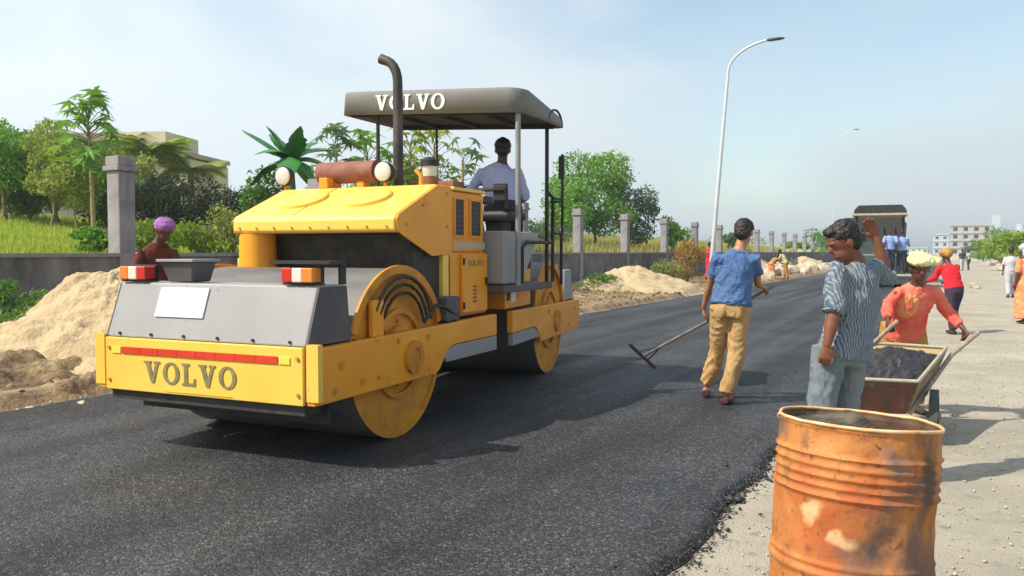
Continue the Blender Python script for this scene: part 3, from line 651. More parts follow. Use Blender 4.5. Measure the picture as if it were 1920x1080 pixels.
for i, (p, d, yt, w_, m_, lb) in enumerate(((270,15.5,408,.5,'leaf_lime','small lime green bush between the pillar and the purple scarf'), (375,16,412,.55,'leaf_lime','small lime green bush right of the purple scarf'),
        (430,16.5,385,.6,'leaf_yellow','straggly yellow-green bush left of the yellow hood'), (480,17,392,.5,'leaf_yellow','straggly yellow-green bush half behind the yellow hood'),
        (185,15,418,.38,'leaf_bright','spiky green bush behind the wall left of the nearest pillar'))):
    x, y, z = at(p, d, yt); bush('bush', lb, x, y, w_, z-H(x, y), m_, 1300, .09, 50+i)
x, y, z = at(548, 19, 268)
banana(x, y, [(185,28,1.35,.25),(170,-5,1.2,.9),(60,50,1.1,.8),(300,48,1.1,.9),(20,15,1.2,1.1),(120,35,1.2,.9),(240,30,1.1,1.0),(340,-10,1.0,1.2),(0,70,.8,.4),(200,62,1.0,.5),(80,10,1.1,1.2),(280,12,1.2,1.3),(150,60,1.0,.7),(320,70,.9,.5),(30,35,1.2,.8)], z-H(x, y)-.35, 'banana plant with one broad horizontal leaf above the left end of the hood')
for i, (p, d, yt, n, lb) in enumerate(((632,24,258,24,'small papaya left of the exhaust behind the rusty muffler'), (690,25,266,24,'small papaya between the rusty muffler and the canopy post'), (770,25,255,28,'papaya just right of the exhaust pipe'),
        (815,26,252,26,'papaya behind the thin rear canopy post'), (868,27,282,14,'thin spindly papaya left of the roller driver'))):
    x, y, z = at(p, d, yt); papaya(x, y, z, lb, n, .75, 60+i, ('leaf_grey','leaf_bright','leaf_lime','leaf_yellow','leaf_grey')[i], crown=1.3)
x, y, z = at(665, 23, 296); bush('bush', 'yellow-green bush behind the rusty muffler', x, y, 1.3, z-H(x, y), 'leaf_yellow', 2600, .12, 71)
x, y, z = at(790, 25.5, 275); bush('bush', 'yellow-green bush under the papayas between the exhaust and the driver', x, y, 1.2, z-H(x, y), 'leaf_lime', 2600, .13, 72)
x, y, z = at(700, 24.5, 285); bush('bush', 'bright green bush behind the left canopy post', x, y, .9, z-H(x, y), 'leaf_bright', 2200, .13, 73)
x, y, z = at(505, 19.5, 325); bush('bush', 'dark green bush at the foot of the banana plant', x, y, .6, z-H(x, y), 'leaf', 1800, .10, 74)
# tree clump right of the roller canopy
x, y, z = at(1112, 40, 296); tree('leafy_tree', 'large rounded green tree right of the roller canopy', 'tree', x, y, z, 2.3, 'leaf_bright', 10500, .17, .85, seed=12, n_cl=18)
x, y, z = at(1050, 38, 330); tree('leafy_tree', 'green tree between the canopy posts and the large rounded tree', 'tree', x, y, z, 1.5, 'leaf_bright', 5200, .16, .85, seed=13)
x, y, z = at(1172, 41, 345); tree('leafy_tree', 'grey-green airy tree at the right side of the large rounded tree', 'tree', x, y, z, 1.5, 'leaf_grey', 4200, .16, .85, seed=14)
for i, (p, d, yt, rw, m_, lb) in enumerate(((1262,40,404,.75,'leaf_bright','small light green tree behind the dark pillar'), (1375,55,430,.9,'leaf_grey','small grey-green tree right of the lamp post'),
        (1492,75,452,1.25,'leaf_lime','bright lime tree left of the man in the striped shirt'), (1558,70,412,2.0,'leaf','round dark green tree behind the striped man\'s head'))):
    x, y, z = at(p, d, yt); tree('leafy_tree', lb, 'tree', x, y, z, rw, m_, 1600, .22 if d > 50 else .15, .75, seed=80+i)
x, y, z = at(1015, 34, 400); bush('bush', 'grey-green bush behind the roller platform rails', x, y, 1.2, z-H(x, y), 'leaf_grey', 1500, .14, 90)
x, y, z = at(1285, 33.5, 440); bush('dry_bush', 'dry orange-brown bush at the foot of the wall left of the lamp post', x, y, .95, 1.75, 'leaf_dry', 2600, .10, 91, zb=H(x, y))
x, y, z = at(1255, 31.5, 480); bush('bush', 'yellow-green weed bush left of the dry orange bush', x, y, .55, 1.2, 'leaf_yellow', 1300, .09, 92)
x, y, z = at(1118, 26.8, 510); bush('bush', 'low dark green weed clump at the left foot of the second sand pile', x, y, .75, .48, 'leaf', 1500, .07, 93)
for i, (x, y, r_, h_, lb) in enumerate(((-6.6,10.65,.72,.85,'green-brown weed bush against the wall at the far left'), (-6.05,11.15,.42,.32,'smaller weed clump against the wall left of the nearest pillar'))):
    bush('weed_bush', lb, x, y, r_, h_, 'leaf_yellow' if i else 'leaf', 2600, .07, 95+i)
# trees on the right bank
for i, (p, d, yt, rw, m_, lb) in enumerate(((1845,110,450,2.6,'leaf_grey','pale green tree right beside the unfinished building'), (1866,80,437,2.3,'leaf_bright','bright green tree second along the right bank'),
        (1893,62,436,2.2,'leaf_lime','lime green tree near the right edge of the view'), (1918,50,430,1.8,'leaf_lime','lime green tree cut off by the right edge'), (1880,140,424,3.0,'leaf','dark green tree poking above the right bank trees'))):
    x, y, z = at(p, d, yt); tree('leafy_tree', lb, 'tree', x, y, z, rw, m_, 2400, .26, .85, seed=120+i, trunk_r=.12)
# distant belts of scrub: nobody could count these
cl = []
for i in range(90):
    s = random.uniform(170, 420); t = random.uniform(-150, -30); p = W(s, t); cl.append((p.x, p.y, H(p.x, p.y)+1.2, random.uniform(3,8), random.uniform(2,5), random.uniform(1.5,3.2)))
for i in range(50):
    s = random.uniform(180, 480); t = random.uniform(12, 60); p = W(s, t); cl.append((p.x, p.y, 1.2, random.uniform(2,6), random.uniform(2,5), random.uniform(1.2,2.6)))
tag(leaves('distant_scrub', cl, 26000, .55, 'leaf_grey', up=.3), kind='stuff')
# grass
def blades(name, n, samp, h0, h1, w_, m):
    V_ = np.zeros((n, 3, 3))
    for i in range(n):
        x, y, z = samp(); a = random.random()*6.28; h = random.uniform(h0, h1); dx, dy = math.cos(a)*w_, math.sin(a)*w_; l = h*.4
        V_[i] = ((x-dx, y-dy, z-.02), (x+dx, y+dy, z-.02), (x+random.uniform(-l,l), y+random.uniform(-l,l), z+h))
    return tag(np_mesh(name, V_.reshape(-1,3), np.arange(3*n).reshape(-1,3), m), kind='stuff')
def g1():
    while True:
        d = 13 + 40*random.random()**1.4; p = random.uniform(-80, 620); x = px(p, d)
        if ST(x, d)[1] < TW-.3: return x, d, H(x, d)
def g2():
    while True:
        d = 28 + 60*random.random()**1.3; p = random.uniform(960, 1480); x = px(p, d)
        if ST(x, d)[1] < TW-.3: return x, d, H(x, d)
def g3():
    while True:
        s = random.uniform(4, 45); t = TW + .15 + 3.3*random.random()**2.2
        if fbm(s*.6, t*.6, 7) > .05: p = W(s, t); return p.x, p.y, H(p.x, p.y)
blades('meadow_grass', 42000, g1, .06, .20, .03, 'grass')
blades('dry_field_grass', 20000, g2, .2, .6, .04, 'dry_grass')
blades('verge_weeds', 7000, g3, .05, .22, .008, 'dry_grass')

# ------------------------------------------------------------ buildings
def building(name, label, x, y, rz, w_, d_, floors, fh, cols, m, slab, z0=None, door=False, win=(.55,.5), depth=.35):
    """front face at local y=0 looking to -y; openings are real holes between piers and spandrels, with a dark pane set back in each"""
    b = empty(name, (x, y, (H(x, y) if z0 is None else z0)), rz, label, 'building'); hh = floors*fh
    MB().box((-w_/2+.05, depth, 0), (w_/2-.05, d_, hh-.02)).build('core', 'opening' if False else m, b)
    cw = w_/cols; ww = cw*win[0]; wh = fh*win[1]; mb = MB()
    for c in range(cols+1):
        xa = -w_/2 + c*cw - (cw-ww)/2; xb = xa + (cw-ww); mb.box((max(xa,-w_/2), 0, 0), (min(xb, w_/2), depth-.004, hh))
    mb.build('pier', m, b)
    hs_ = (fh-wh)*.55; m1_ = MB().box((0,.02,0),(ww-.006,depth-.004,hs_)).build('spandrel', m, b); m2_ = MB().box((0,.02,0),(ww-.006,depth-.004,fh-.01-hs_-wh)).build('spandrel', m, b)
    for f_ in range(floors):
        for c in range(cols):
            for mm, dz_ in ((m1_, 0), (m2_, hs_+wh)):
                q_ = mm if (f_ == 0 and c == 0) else link('spandrel', mm.data, b)
                q_.location = (-w_/2 + c*cw + (cw-ww)/2 + .003, 0, f_*fh + dz_)
    wm = None
    for f_ in range(floors):
        for c in range(cols):
            if wm is None:
                wm = MB().box((.02, depth-.06, .02), (ww-.02, depth-.005, wh-.02)).build('window', 'opening', b); o_ = wm
            else: o_ = link('window', wm.data, b)
            o_.location = (-w_/2 + c*cw + (cw-ww)/2, 0, f_*fh + (fh-wh)*.55)
    for f_ in range(1, floors+1):
        MB().box((-w_/2-.25, -.35, f_*fh-.12), (w_/2+.25, -.004, f_*fh+.10)).build('ledge', slab, b)
    MB().box((-w_/2-.1, .0, hh+.102), (w_/2+.1, d_, hh+.35)).build('parapet', slab, b)
    return b
x, y, z = at(150, 46, 246)
building('house', 'brownish flat-roofed house behind the trees at the far left', px(135,46), 46, R(8), 5.6, 7, 2, (zz(262,46)-H(x,y))/2, 3, 'tan_slab', 'tan_slab')
building('house', 'cream house with a stepped flat roof behind the palms', px(280,48), 48, R(-6), 4.3, 6, 2, (zz(296,48)-H(px(280,48),48))/2, 3, 'cream', 'tan_slab')
b_ = MB(); b_.box((-1.9,0,0),(1.2,4,1.15)); b_ = b_.build('rooftop_room', 'cream', [o for o in COL.objects if o.name == 'house.001'][0]); b_.location = (-.6, 1.0, zz(292,48)-H(px(280,48),48)+.36)
sh = empty('shed', (px(128,29), 29, H(px(128,29),29)), R(5), 'low grey plastered shed wall under the yellow-green trees', 'shed')
MB().box((-.85,0,0),(.85,2,zz(352,29)-H(px(128,29),29))).build('wall', 'concrete', sh)
MB().box((-.95,-.12,zz(352,29)-H(px(128,29),29)+.003),(.95,2.1,zz(352,29)-H(px(128,29),29)+.09)).build('roof', 'tan_slab', sh)
bx_ = px(1819, 300)
ub = building('unfinished_building', 'unfinished four-storey pink-grey block with dark window openings at the end of the road', bx_, 300, R(-30), 13.4, 12, 4, 2.75, 4, 'pink_plaster', 'pink_plaster', 0, win=(.42,.5), depth=.8)
st = MB(); st.box((-1.3,0,0),(1.3,3,14.5)); st = st.build('stair_tower', 'pale_blue', ub); st.location = (7.8, 2, 0)
building('far_building', 'pale grey-blue block left of the unfinished building', px(1763, 380), 380, R(-30), 6.5, 8, 3, 3.1, 2, 'pale_blue', 'pale_blue', 0, win=(.4,.4), depth=.6)
building('far_building', 'very faint low building on the horizon behind the yellow cap', px(1712, 420), 420, R(-30), 13, 8, 1, 3.3, 5, 'pale_blue', 'pale_blue', 0, win=(.4,.4), depth=.5)
cw_ = empty('compound_wall', (px(1790,150), 150, 0), R(-24), 'low cream compound wall across the far end of the track', 'wall')
MB().box((-5.5,0,0),(5.5,.25,.95)).build('wall_body', 'cream', cw_); MB().box((-5.6,-.05,.952),(5.6,.3,1.05)).build('coping', 'white', cw_)
tw = empty('water_tower', (px(1912,330), 330, 0), 0, 'faint slender water tower above the right bank trees', 'tower')
MB().tube([(0,0,0),(0,0,9)], .9, 10).build('shaft', 'pale_blue', tw, smooth=40); MB().tube([(0,0,9.01),(0,0,12.5)], 1.6, 14).build('tank', 'pale_blue', tw, smooth=40)

# ------------------------------------------------------------ street lamps
def lamp(x, y, h, label, arm=2.6, lean=.02, sc=1.0):
    t = empty('street_lamp', (x, y, H(x, y)), 0, label, 'street lamp', 'lamps along the left side of the road')
    r0 = .085*sc; hb = h*.885; pts = [(0,0,-.1),(lean*hb*.5,0,hb*.5),(lean*hb,0,hb)]
    MB().tube(pts, [r0*1.25, r0, r0*.72], 12).build('pole', 'lamp_post', t, smooth=60)
    d = Vector((V.x, V.y, 0)).normalized(); p0 = Vector((lean*hb, 0, hb+.002)); up_ = h - hb; q = []
    for i in range(13):
        k = i/12; a = k*R(78); q.append(p0 + d*(arm*(1-math.cos(a))/(1-math.cos(R(78)))) + Vector((0,0, up_*math.sin(a)/math.sin(R(78)))))
    MB().tube(q, [r0*.62]*13, 10).build('arm', 'lamp_post', t, smooth=60)
    e = q[-1]; mbh = MB(); 
    for i in range(1): mbh.tube([e - d*.05, e + d*.10, e + d*.5, e + d*.68], [(.05,.04),(.13,.07),(.15,.06),(.06,.03)], 12, side=(0,0,1) if False else d.cross(Vector((0,0,1))))
    mbh.build('lamp_head', 'lamp_head', t, smooth=50)
    return t
lamp(px(1331, 35.5), 35.5, zz(84, 35.5)-.3, 'tall pale curved street lamp rising behind the man in the blue shirt', arm=1.62, lean=.078)
lamp(px(1560, 110), 110, zz(264, 110)-.2, 'distant faint street lamp above the striped man\'s head', arm=2.2, lean=.02, sc=.5)

# ------------------------------------------------------------ lettering
def letter_polys(ch):
    if ch == 'V': return [[(0,1),(.44,1),(.44,.90),(.36,.90),(.53,.36),(.70,.90),(.60,.90),(.60,1),(.98,1),(.98,.90),(.88,.90),(.60,0),(.42,0),(.10,.90),(0,.90)]], 1.0
    if ch == 'L': return [[(0,0),(.80,0),(.80,.34),(.70,.34),(.66,.12),(.34,.12),(.34,.90),(.46,.90),(.46,1),(0,1),(0,.90),(.12,.90),(.12,.10),(0,.10)]], .84
def letters(text, h, m, parent, place, thick=.006, gap=.06):
    """place(u, w) -> point; u along the text, w up; thickness along the normal"""
    o0 = Vector(place(0,0)); eu = (Vector(place(1,0))-o0); ew = (Vector(place(0,1))-o0); nn = eu.cross(ew).normalized()
    u0 = 0
    for ch in text:
        mb = MB()
        if ch == 'O':
            n = 28; ro, ri = (.50,.51), (.27,.40); vs_ = []
            for (rx, ry), q in (((ro), 0), ((ri), 0), ((ro), 1), ((ri), 1)):
                for k in range(n):
                    a = 2*math.pi*k/n; vs_.append(o0 + eu*(u0 + (.5+rx*math.cos(a))*h) + ew*((.5+ry*math.sin(a))*h) + nn*thick*q)
            fs = []
            for k in range(n):
                k2 = (k+1)%n; fs += [(k,k2,n+k2,n+k),(2*n+k,2*n+k2,3*n+k2,3*n+k),(k,k2,2*n+k2,2*n+k),(n+k,n+k2,3*n+k2,3*n+k)]
            mb.add(vs_, fs); adv = 1.0
        else:
            polys, adv = letter_polys(ch)
            for pl in polys:
                n = len(pl); vs_ = [o0 + eu*(u0 + a*h) + ew*(b*h) + nn*thick*q for q in (0,1) for a, b in pl]
                mb.add(vs_, [list(range(n))[::-1], list(range(n,2*n))] + [(i,(i+1)%n,n+(i+1)%n,n+i) for i in range(n)])
        mb.build('letter', m, parent); u0 += (adv + gap)*h
def textw(text, h, gap=.06): return sum((.84 if c == 'L' else 1.0) + gap for c in text)*h - gap*h

# ------------------------------------------------------------ road roller  (x = right, y = away from the camera along its heading)
HD = R(24.0)
rr = empty('road_roller', (-1.637, 6.538, .045), -HD, 'large yellow double drum road roller with grey canopy standing on the fresh asphalt', 'road roller')
Z0 = -.045
XR = Matrix.Translation((0, 1.75, 0)) @ Matrix.Rotation(R(6), 4, 'Z')
def drum(xf, ya, hw=.85, rad=.64):
    mb = MB(xf); n = 72; c = Vector((0, ya, rad)); vs_ = []
    for xx, r_ in ((-hw, rad), (hw, rad)):
        for k in range(n): a = 2*math.pi*k/n; vs_.append((xx, ya + r_*math.cos(a), rad + r_*math.sin(a)))
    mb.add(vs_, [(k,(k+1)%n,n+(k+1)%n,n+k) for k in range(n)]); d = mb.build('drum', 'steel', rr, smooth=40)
    for sg in (-1, 1):
        e = MB(xf); x0 = sg*(hw-.012)
        e.tube([(x0-sg*.03, ya, rad), (x0, ya, rad)], rad-.012, 72); e.ring((x0, ya, rad), (sg,0,0), rad-.05, rad-.001, .014, 72)
        e.ring((x0, ya, rad), (sg,0,0), .30, .34, .03, 48); e.ring((x0, ya, rad), (sg,0,0), .17, .21, .045, 40)
        e.build('drum_end', 'yellow_dirty', d, smooth=30)
        h_ = MB(xf); h_.tube([(x0+sg*.002, ya, rad), (x0+sg*.075, ya, rad)], [.13,.11], 24)
        for k in range(8): a = k*math.pi/4; h_.tube([(x0+sg*.002, ya+.24*math.cos(a), rad+.24*math.sin(a)), (x0+sg*.022, ya+.24*math.cos(a), rad+.24*math.sin(a))], .016, 6)
        h_.build('hub', 'yellow_dirty', d, smooth=30)
    return d
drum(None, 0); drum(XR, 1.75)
# ---- front frame: two side plates with a raised neck towards the articulation
plate = [(-1.14,.43),(.40,.43),(.47,.46),(.53,.53),(.62,.61),(.72,.635),(1.55,.635),(1.55,.83),(-1.14,.79)]
for sg in (-1, 1):
    x0, x1 = (.885, .95) if sg > 0 else (-.95, -.885)
    p = MB().prism(plate, x0, x1, 'x').build('side_plate', 'yellow', rr, bevel=.008)
    q = MB()
    xx = .951*sg
    q.ring((xx, .05, .61), (sg,0,0), .0, .115, .018, 32); q.ring((xx, .05, .61), (sg,0,0), .07, .125, .026, 32)
    q.build('hub_cover', 'yellow_dirty', p, smooth=30)
    for (ya, za, r_) in ((-.86,.66,.03),(-.62,.52,.026),(-.93,.50,.024),(-.42,.52,.018),(.28,.74,.022),(-.16,.75,.02),(.30,.49,.018)):
        MB().ring((xx, ya, za), (sg,0,0), .0, r_, .008, 16).build('bolt', 'yellow_dirty', p, smooth=30)
    MB().prism([(.60,.50),(1.56,.50),(1.56,.63),(.74,.63),(.63,.605),(.56,.55)], x0+.006, x1-.006, 'x').build('step_box', 'grey_panel', rr, bevel=.006)
    MB().box((x0+.004 if sg>0 else x0-.03, -1.148, .82), (x1+.03 if sg>0 else x1-.004, -1.10, .46)).build('end_strip', 'yellow_lit', rr)
# ---- bumper
bp = MB().box((-.868,-1.155,.43), (.868,-1.09,.80)).build('bumper', 'yellow_lit', rr, bevel=.006)
for sg in (-1, 1): MB().box((sg*.878-.008,-1.13,.43), (sg*.878+.008,-1.10,.80)).build('bumper_gap', 'black', rr)
sw = .162
for k in range(8):
    xa = -.70 + k*.172; MB().box((xa, -1.163, .690), (xa+.1675, -1.1555, .738)).build('red_strip', 'red', bp)
for xa in (-.80, .685): MB().box((xa, -1.162, .690), (xa+.085, -1.1555, .735)).build('reflector', mat('yellow_reflector%d' % (xa > 0), (.78,.66,.10), rough=.3) , bp)
hL = .150; tw_ = textw('VOLVO', hL, .09)
letters('VOLVO', hL, 'letter_grey', bp, lambda u, w_: (-.49+u, -1.1555, .50+w_), .005, .16)
MB().box((-.85,-1.12,.36), (.85,-.95,.43)).build('scraper_beam', 'dark', rr)
# ---- grey water tank behind the bumper
tk = MB().hexa([(-.875,-1.135,.803),(.875,-1.135,.803),(.875,-.66,.803),(-.875,-.66,.803)], [(-.875,-1.0,1.185),(.875,-1.0,1.185),(.875,-.70,1.185),(-.875,-.70,1.185)]).build('water_tank', 'grey_panel', rr, bevel=.012)
def on_tank(x, z, off=.004):   # point on the leaning front panel
    k = (z-.803)/.382; return (x, -1.135 + .135*k - off, z)
for sg in (-1, 1):
    x0 = .8765*sg; x1 = .886*sg
    MB().prism([(-1.13,.806),(-.665,.806),(-.705,1.175),(-1.0,1.175)], min(x0,x1), max(x0,x1), 'x').build('tank_side', 'grey_dark', rr)
pl = MB(); a, b, c, d = on_tank(-.46,.955,.002), on_tank(-.02,.955,.002), on_tank(-.02,1.155,.002), on_tank(-.46,1.155,.002)
a2, b2, c2, d2 = on_tank(-.46,.955,.012), on_tank(-.02,.955,.012), on_tank(-.02,1.155,.012), on_tank(-.46,1.155,.012)
pl.hexa([a2,b2,b,a], [d2,c2,c,d]); pl.build('white_plate', 'white', rr, label='blank white plate on the grey front panel')
for i, (sg, x0) in enumerate(((-1,-.875), (1,.59))):
    tl = MB().box((x0, -1.0, 1.19), (x0+.27, -.91, 1.205)).build('tail_light', 'black', rr)
    cs = ('lens_orange','lens_white','lens_red') if sg < 0 else ('lens_red','lens_white','lens_orange')
    for k, cc in enumerate(cs): MB().box((x0+.012+k*.083, -1.03, 1.206), (x0+.012+k*.083+.081, -.93, 1.30)).build('lens', cc, tl, bevel=.008)
    MB().box((x0, -.929, 1.206), (x0+.262, -.90, 1.31)).build('housing', 'black', tl, bevel=.005)
MB().box((.46,-.98,1.325), (.95,-.80,1.345)).build('light_guard', 'black', rr)
MB().box((.93,-.86,1.19), (.95,-.80,1.324)).build('guard_leg', 'black', rr)
MB().hexa([(-.50,-.92,1.19),(-.28,-.92,1.19),(-.28,-.74,1.19),(-.50,-.74,1.19)], [(-.55,-.95,1.33),(-.24,-.95,1.33),(-.24,-.72,1.33),(-.55,-.72,1.33)]).build('filler_box', 'grey_dark', rr, bevel=.008)
MB().box((-.57,-.97,1.332), (-.22,-.70,1.352)).build('filler_lid', 'grey_panel', rr, bevel=.004)
# ---- dirty arch guards and hoses above the drum ends
for sg in (-1, 1):
    g = MB(); n = 30; ri, ro = .60, .665; xs = (.855*sg, .875*sg); vs_ = []
    for xx in xs:
        for r_ in (ri, ro):
            for k in range(n+1): a = R(18) + R(144)*k/n; vs_.append((xx, r_*math.cos(a), .64 + r_*math.sin(a)))
    m1 = n+1; fs = []
    for k in range(n): fs += [(k,k+1,m1+k+1,m1+k), (2*m1+k,2*m1+k+1,3*m1+k+1,3*m1+k), (k,k+1,2*m1+k+1,2*m1+k), (m1+k,m1+k+1,3*m1+k+1,3*m1+k)]
    fs += [(0,m1,3*m1,2*m1), (n,m1+n,3*m1+n,2*m1+n)]; g.add(vs_, fs); g.build('arch_guard', 'yellow_dirty', rr)
    hz_ = MB()
    for q, r_ in enumerate((.30,.36,.42)): hz_.tube([(.90*sg, r_*math.cos(R(10+16*k)), .80 + r_*1.0*math.sin(R(10+16*k))) for k in range(10)], .013, 6)
    hz_.tube([(.90*sg,.30,.85),(.93*sg,.45,.98),(.93*sg,.62,.94),(.92*sg,.78,.88)], .016, 6)
    hz_.build('hose', 'dark', rr, smooth=60)
    MB().box((sg*.885-.02,-.42,.80),(sg*.885+.02,-.28,1.06)).build('bracket', 'yellow', rr, bevel=.006)
MB().box((.80,.62,.835),(.93,.86,1.03)).build('valve_block', 'grey_dark', rr, bevel=.01)
for yy in (.66,.80): MB().box((.86,yy,.832),(.93,yy+.04,.90)).build('lug', 'rust', rr, bevel=.004)
# ---- body and hood
body = MB().box((-.80,.90,.835), (.80,1.62,1.40)).build('engine_body', 'yellow', rr, bevel=.012)
MB().box((-.80,.95,1.402), (.80,1.58,1.93)).build('engine_cover', 'yellow', rr, bevel=.015)
hood = MB().prism([(.07,1.555),(.05,1.575),(.05,1.66),(.085,1.70),(.70,1.965),(.948,1.965),(.948,1.555)], -.79, .79, 'x').build('hood', 'yellow_lit', rr, bevel=.012)
MB().prism([(.075,1.562),(.06,1.66),(.09,1.695),(.70,1.958),(.94,1.958),(.94,1.385),(.60,1.37)], .792, .806, 'x').build('hood_side', 'yellow', rr)
MB().prism([(.075,1.562),(.06,1.66),(.09,1.695),(.70,1.958),(.94,1.958),(.94,1.385),(.60,1.37)], -.806, -.792, 'x').build('hood_side', 'yellow', rr)
MB().box((-.82,.955,1.934), (.82,1.585,1.965)).build('top_lid', 'yellow_lit', rr, bevel=.008)
sn = Vector((0,-math.sin(math.atan2(.265,.615)), math.cos(math.atan2(.265,.615)))).normalized()
for xx in (-.34, .30):
    c = Vector((xx, .42, 1.70 + .265*(.335/.615))) + sn*.001; s_, w_ = Vector((1,0,0)), sn.cross(Vector((1,0,0)))
    dm = MB(); n = 40; vs_ = []
    for r_, h_ in ((.215,0),(.21,.022),(.185,.032),(.0,.036)):
        for k in range(n): a = 2*math.pi*k/n; vs_.append(c + s_*math.cos(a)*r_ + w_*math.sin(a)*r_*.95 + sn*h_)
    fs = [(q*n+k, q*n+(k+1)%n, (q+1)*n+(k+1)%n, (q+1)*n+k) for q in range(3) for k in range(n)]
    dm.add(vs_, fs); dm.build('round_cover', 'yellow_lit', hood, smooth=40)
# underside, radiator and bay below the hood; the hood's shade is part of its dark colour
MB().hexa([(-.76,.50,.95),(.76,.50,.95),(.76,.895,.95),(-.76,.895,.95)],[(-.76,.30,1.55),(.76,.30,1.55),(.76,.895,1.55),(-.76,.895,1.55)]).build('engine_bay', 'dark', rr, bevel=.01)
MB().box((-.74,.66,1.10), (.72,.655-.02+.0,1.20)).build('bay_rail', 'black', rr)
MB().box((.40,.462,1.00), (.66,.498,1.30)).build('bay_panel', 'grey_dark', rr, bevel=.006)
MB().box((-.70,.464,1.28), (.38,.496,1.345)).build('pipe_rail', 'grey_dark', rr, bevel=.006)
MB().tube([(-.66,.20,1.12),(-.66,.20,1.554)], [.16,.15], 20).build('filler_column', 'yellow', rr, smooth=40)
MB().box((-.80,.10,1.16), (-.58,.34,1.35)).build('column_box', 'yellow_lit', rr, bevel=.01)
MB().box((.62,.80,.84), (.80,.897,1.38)).build('front_post', 'yellow_lit', rr, bevel=.008)
MB().box((-.80,.80,.84), (-.62,.897,1.38)).build('front_post', 'yellow_lit', rr, bevel=.008)
# side panel: two dark grilles, pale stripe, small lettering, vents
for (ya, yb) in ((1.0,1.155),(1.30,1.49)):
    gr = MB().box((.8005,ya,1.55),(.806,yb,1.86)).build('side_grille', 'window', rr)
    for k in range(7): MB().box((.8065,ya+.008,1.565+k*.042),(.812,yb-.008,1.578+k*.042)).build('louvre', 'black', gr)
    fm = MB(); fm.box((.8007,ya-.02,1.53),(.815,ya-.001,1.88)); fm.box((.8007,yb+.001,1.53),(.815,yb+.02,1.88)); fm.box((.8007,ya,1.861),(.815,yb,1.88)); fm.box((.8007,ya,1.53),(.815,yb,1.549)); fm.build('grille_frame', 'yellow', gr)
MB().box((.8005,.98,1.43),(.8045,1.60,1.49)).build('pale_stripe', mat('pale_tan_stripe', (.52,.42,.26), rough=.6), rr)
sp = MB().box((.8005,1.10,.86),(.83,1.60,1.385)).build('side_door', 'yellow', rr, bevel=.008)
letters('VOLVO', .055, 'letter_grey', sp, lambda u, w_: (.8305, 1.20+u, 1.275+w_), .003, .14)
for k in range(5): MB().box((.8305,1.30,.95+k*.034),(.836,1.36,.966+k*.034)).build('vent', 'rust', sp)
# ---- hood top: muffler, headlights, exhaust, cleaner
mf = MB().tube([(-.50,.86,2.115),(-.49,.86,2.115),(.11,.86,2.115),(.12,.86,2.115)], [.07,.098,.098,.07], 24).build('muffler', 'rust', rr, smooth=40)
for xx in (-.34, -.04): MB().box((xx-.035,.81,1.967),(xx+.035,.91,2.03)).build('muffler_bracket', 'yellow', rr, bevel=.006)
MB().box((-.40,.70,1.967),(-.31,.80,2.06)).build('bracket_post', 'yellow', rr, bevel=.006)
ex = [(.30,.90,1.967),(.30,.90,2.4),(.30,.90,2.88)] + [(.30 - .14*(1-math.cos(R(a))), .90, 2.88 + .20*math.sin(R(a))) for a in (15,30,45,60,75)] + [(.165,.90,3.085),(.13,.90,3.10)]
MB().tube(ex, [.046,.044,.042]+[.042]*5+[.043,.045], 16).build('exhaust_pipe', mat('sooty_exhaust', (.10,.08,.075), (.02,.018,.018), 2.2, rough=.6, metal=.3, bump=.2, bscale=30), rr, smooth=50)
MB().tube([(.12,.86,2.115),(.22,.87,2.115),(.30,.895,2.13)], [.04,.04,.04], 12).build('muffler_outlet', 'rust', rr, smooth=50)
for xx in (-.80, .27):
    hl = MB().tube([(xx,.70,2.09),(xx,.76,2.09),(xx,.80,2.09)], [.088,.085,.05], 24).build('headlight', 'black', rr, smooth=40)
    MB().ell((xx,.697,2.09), (.082,.018,.082), nu=24, nv=10).build('lens', 'lamp_glass', hl, smooth=80)
    MB().box((xx-.012,.73,1.967),(xx+.012,.76,2.003)).build('lamp_stalk', 'yellow', hl)
MB().tube([(.56,1.0,1.967),(.56,1.0,2.06)], .07, 20).build('pre_cleaner_base', 'rust', rr, smooth=40)
MB().tube([(.56,1.0,2.062),(.56,1.0,2.15)], [.062,.070], 20).build('pre_cleaner_bowl', 'lamp_glass', rr, smooth=40)
MB().tube([(.56,1.0,2.152),(.56,1.0,2.20),(.56,1.0,2.23)], [.082,.082,.04], 20).build('pre_cleaner_cap', 'black', rr, smooth=40)
MB().box((.34,.99,1.967),(.80,1.20,2.02)).build('hose_tray', 'rust', rr, bevel=.01)
MB().tube([(.60,.78,1.967),(.60,.78,2.05),(.55,.78,2.10)], .02, 8).build('small_stub', 'yellow', rr, smooth=60)
# ---- operator platform over the articulation joint
MB().box((-.90,1.625,1.02), (.99,2.86,1.09)).build('platform_floor', 'grey_dark', rr, bevel=.008)
MB().hexa([(.62,1.66,1.10),(.97,1.66,1.10),(.97,2.10,1.10),(.62,2.10,1.10)], [(.62,1.66,1.60),(.97,1.66,1.60),(.97,2.55,1.60),(.62,2.55,1.60)]).build('side_console', 'grey_panel', rr, bevel=.015)
MB().box((-.80,1.66,1.095), (.60,2.05,1.58)).build('rear_cover', 'grey_dark', rr, bevel=.015)
MB().box((-.50,1.66,1.86), (.78,1.84,1.93)).build('dashboard', 'black', rr, bevel=.015)
MB().box((-.42,1.68,1.582), (.60,1.80,1.858)).build('dashboard_post', 'dark', rr, bevel=.01)
for k in range(3): MB().ell((.05+.2*k,1.72,1.955),(.035,.035,.03), nu=10, nv=6).build('control_knob', ('red','black','lens_orange')[k], rr, smooth=80)
seat = MB().box((.32,2.18,1.72),(.80,2.62,1.82)).build('seat', 'black', rr, bevel=.04)
